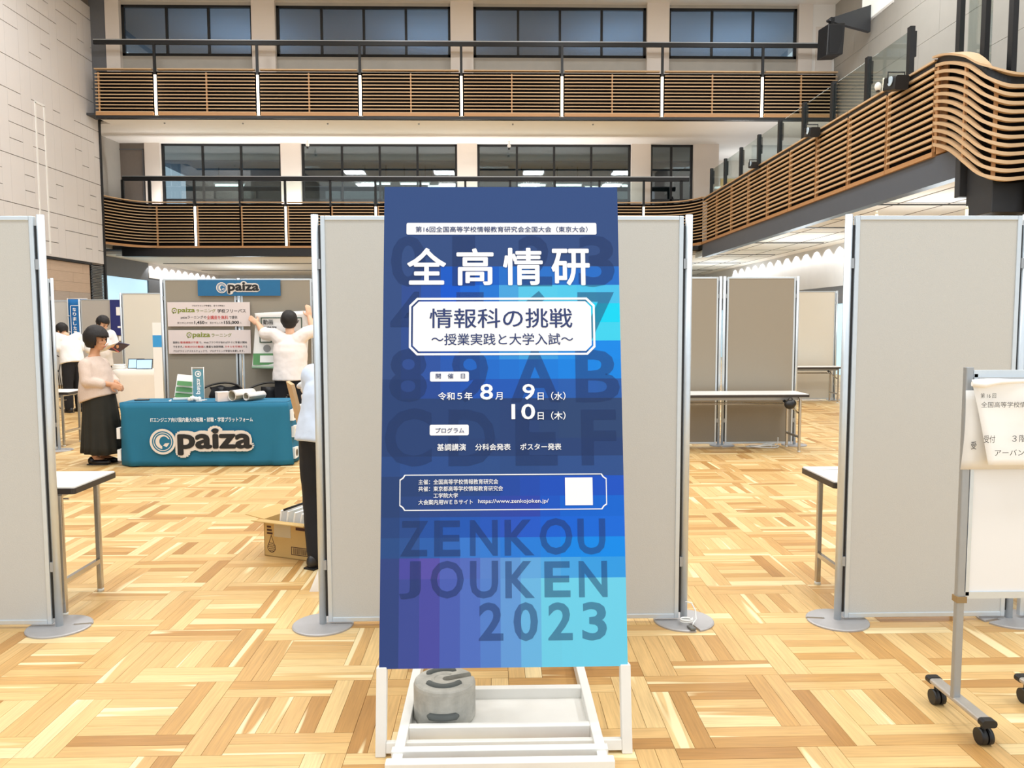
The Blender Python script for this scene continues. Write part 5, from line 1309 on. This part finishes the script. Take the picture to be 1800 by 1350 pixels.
# person in pale blue half hidden by the centre panel
clothed('person in pale blue shirt and black trousers half hidden behind the centre panel', (-1.055, 5.02, 0), R(62), dict(
    hip=(-.02, 0, .84), chest=(.05, 0, 1.13), neck=(.10, 0, 1.26), head=(.15, .02, 1.37), sl=(.08, .17, 1.21), sr=(.08, -.17, 1.21),
    el=(.16, .21, .98), er=(.2, -.2, .98), wl=(.36, .13, .95), wr=(.38, -.1, .95), hd=((.8, -.1, .1), (.8, .1, .1)), hn=((0, -.8, .2), (0, .8, .2)),
    knee=((.0, .10, .46), (.02, -.10, .46)), ankle=((-.03, .07, .07), (.03, -.09, .07)), tilt=R(25), bulk=.98), M('pale_blue_shirt', (206, 218, 236), .85, 0, .03, 10, .3), (22, 22, 26), hem=.80)
# reading man behind the woman
pose_read = dict(hip=(0, 0, .90), chest=(.02, 0, 1.26), neck=(.05, 0, 1.42), head=(.10, 0, 1.555), sl=(.03, .19, 1.38), sr=(.03, -.19, 1.38),
    el=(.09, .24, 1.12), er=(.09, -.24, 1.12), wl=(.30, .12, 1.17), wr=(.30, -.12, 1.17), hd=((.7, -.5, .2), (.7, .5, .2)), hn=((0, -.5, .6), (0, .5, .6)),
    knee=((.01, .10, .48), (.01, -.10, .48)), ankle=((0, .10, .08), (0, -.10, .08)), tilt=R(32))
wsh = M('white_shirt', (240, 238, 236), .9, 0, .02, 12, .3)
clothed('young man in a white shirt reading a booklet beyond the woman', (-6.50, 13.3, 0), R(-28), pose_read, wsh)
bkl = thing('booklet', 'striped booklet held open by the reading man', 'booklet', (-6.19, 13.13, 1.16), R(-28))
for s in (-1, 1): MB().box((.0, s*.10, .015), (.28, .19, .012), (s*-.25, -.45, 0)).build('page', M('striped_page_%d' % (s+1), (70, 64, 96) if s > 0 else (226, 224, 228), .6, 0, .5, 14), bkl)
MB().cyl((-.12, 0, .052), (.12, 0, -.06), .008, n=8).build('spine', M('red_blue_spine', (196, 88, 84), .5), bkl)
pose2 = dict(pose_read); pose2.update(head=(.26, 0, 1.44), neck=(.17, 0, 1.36), chest=(.08, 0, 1.22), sl=(.12, .19, 1.33), sr=(.12, -.19, 1.33), tilt=R(40))
clothed('stooping person in a white shirt almost hidden behind the woman', (-7.42, 14.2, 0), R(150), pose2, wsh)

# cardboard sheet with film, held up behind the person in pale blue
cs2 = thing('cardboard_sheet', 'flat brown cardboard sheet held by the person in pale blue', 'cardboard', (-1.34, 5.45, .72), R(20))
MB().box((0, .0, .215), (.022, .34, .44), (0, -.22, 0)).build('sheet', M('light_kraft', (204, 170, 128), .8), cs2)
q = MB()
for k in range(6): q.ell((.045+.012*math.sin(k*2), -.12+.03*k, .16+.05*k), (.016, .03, .045), 8, 6, Euler((k, .4, k)).to_matrix().to_4x4())
q.build('plastic_film', M('plastic_film'), cs2)

bpy.data.scenes.remove(TMP)
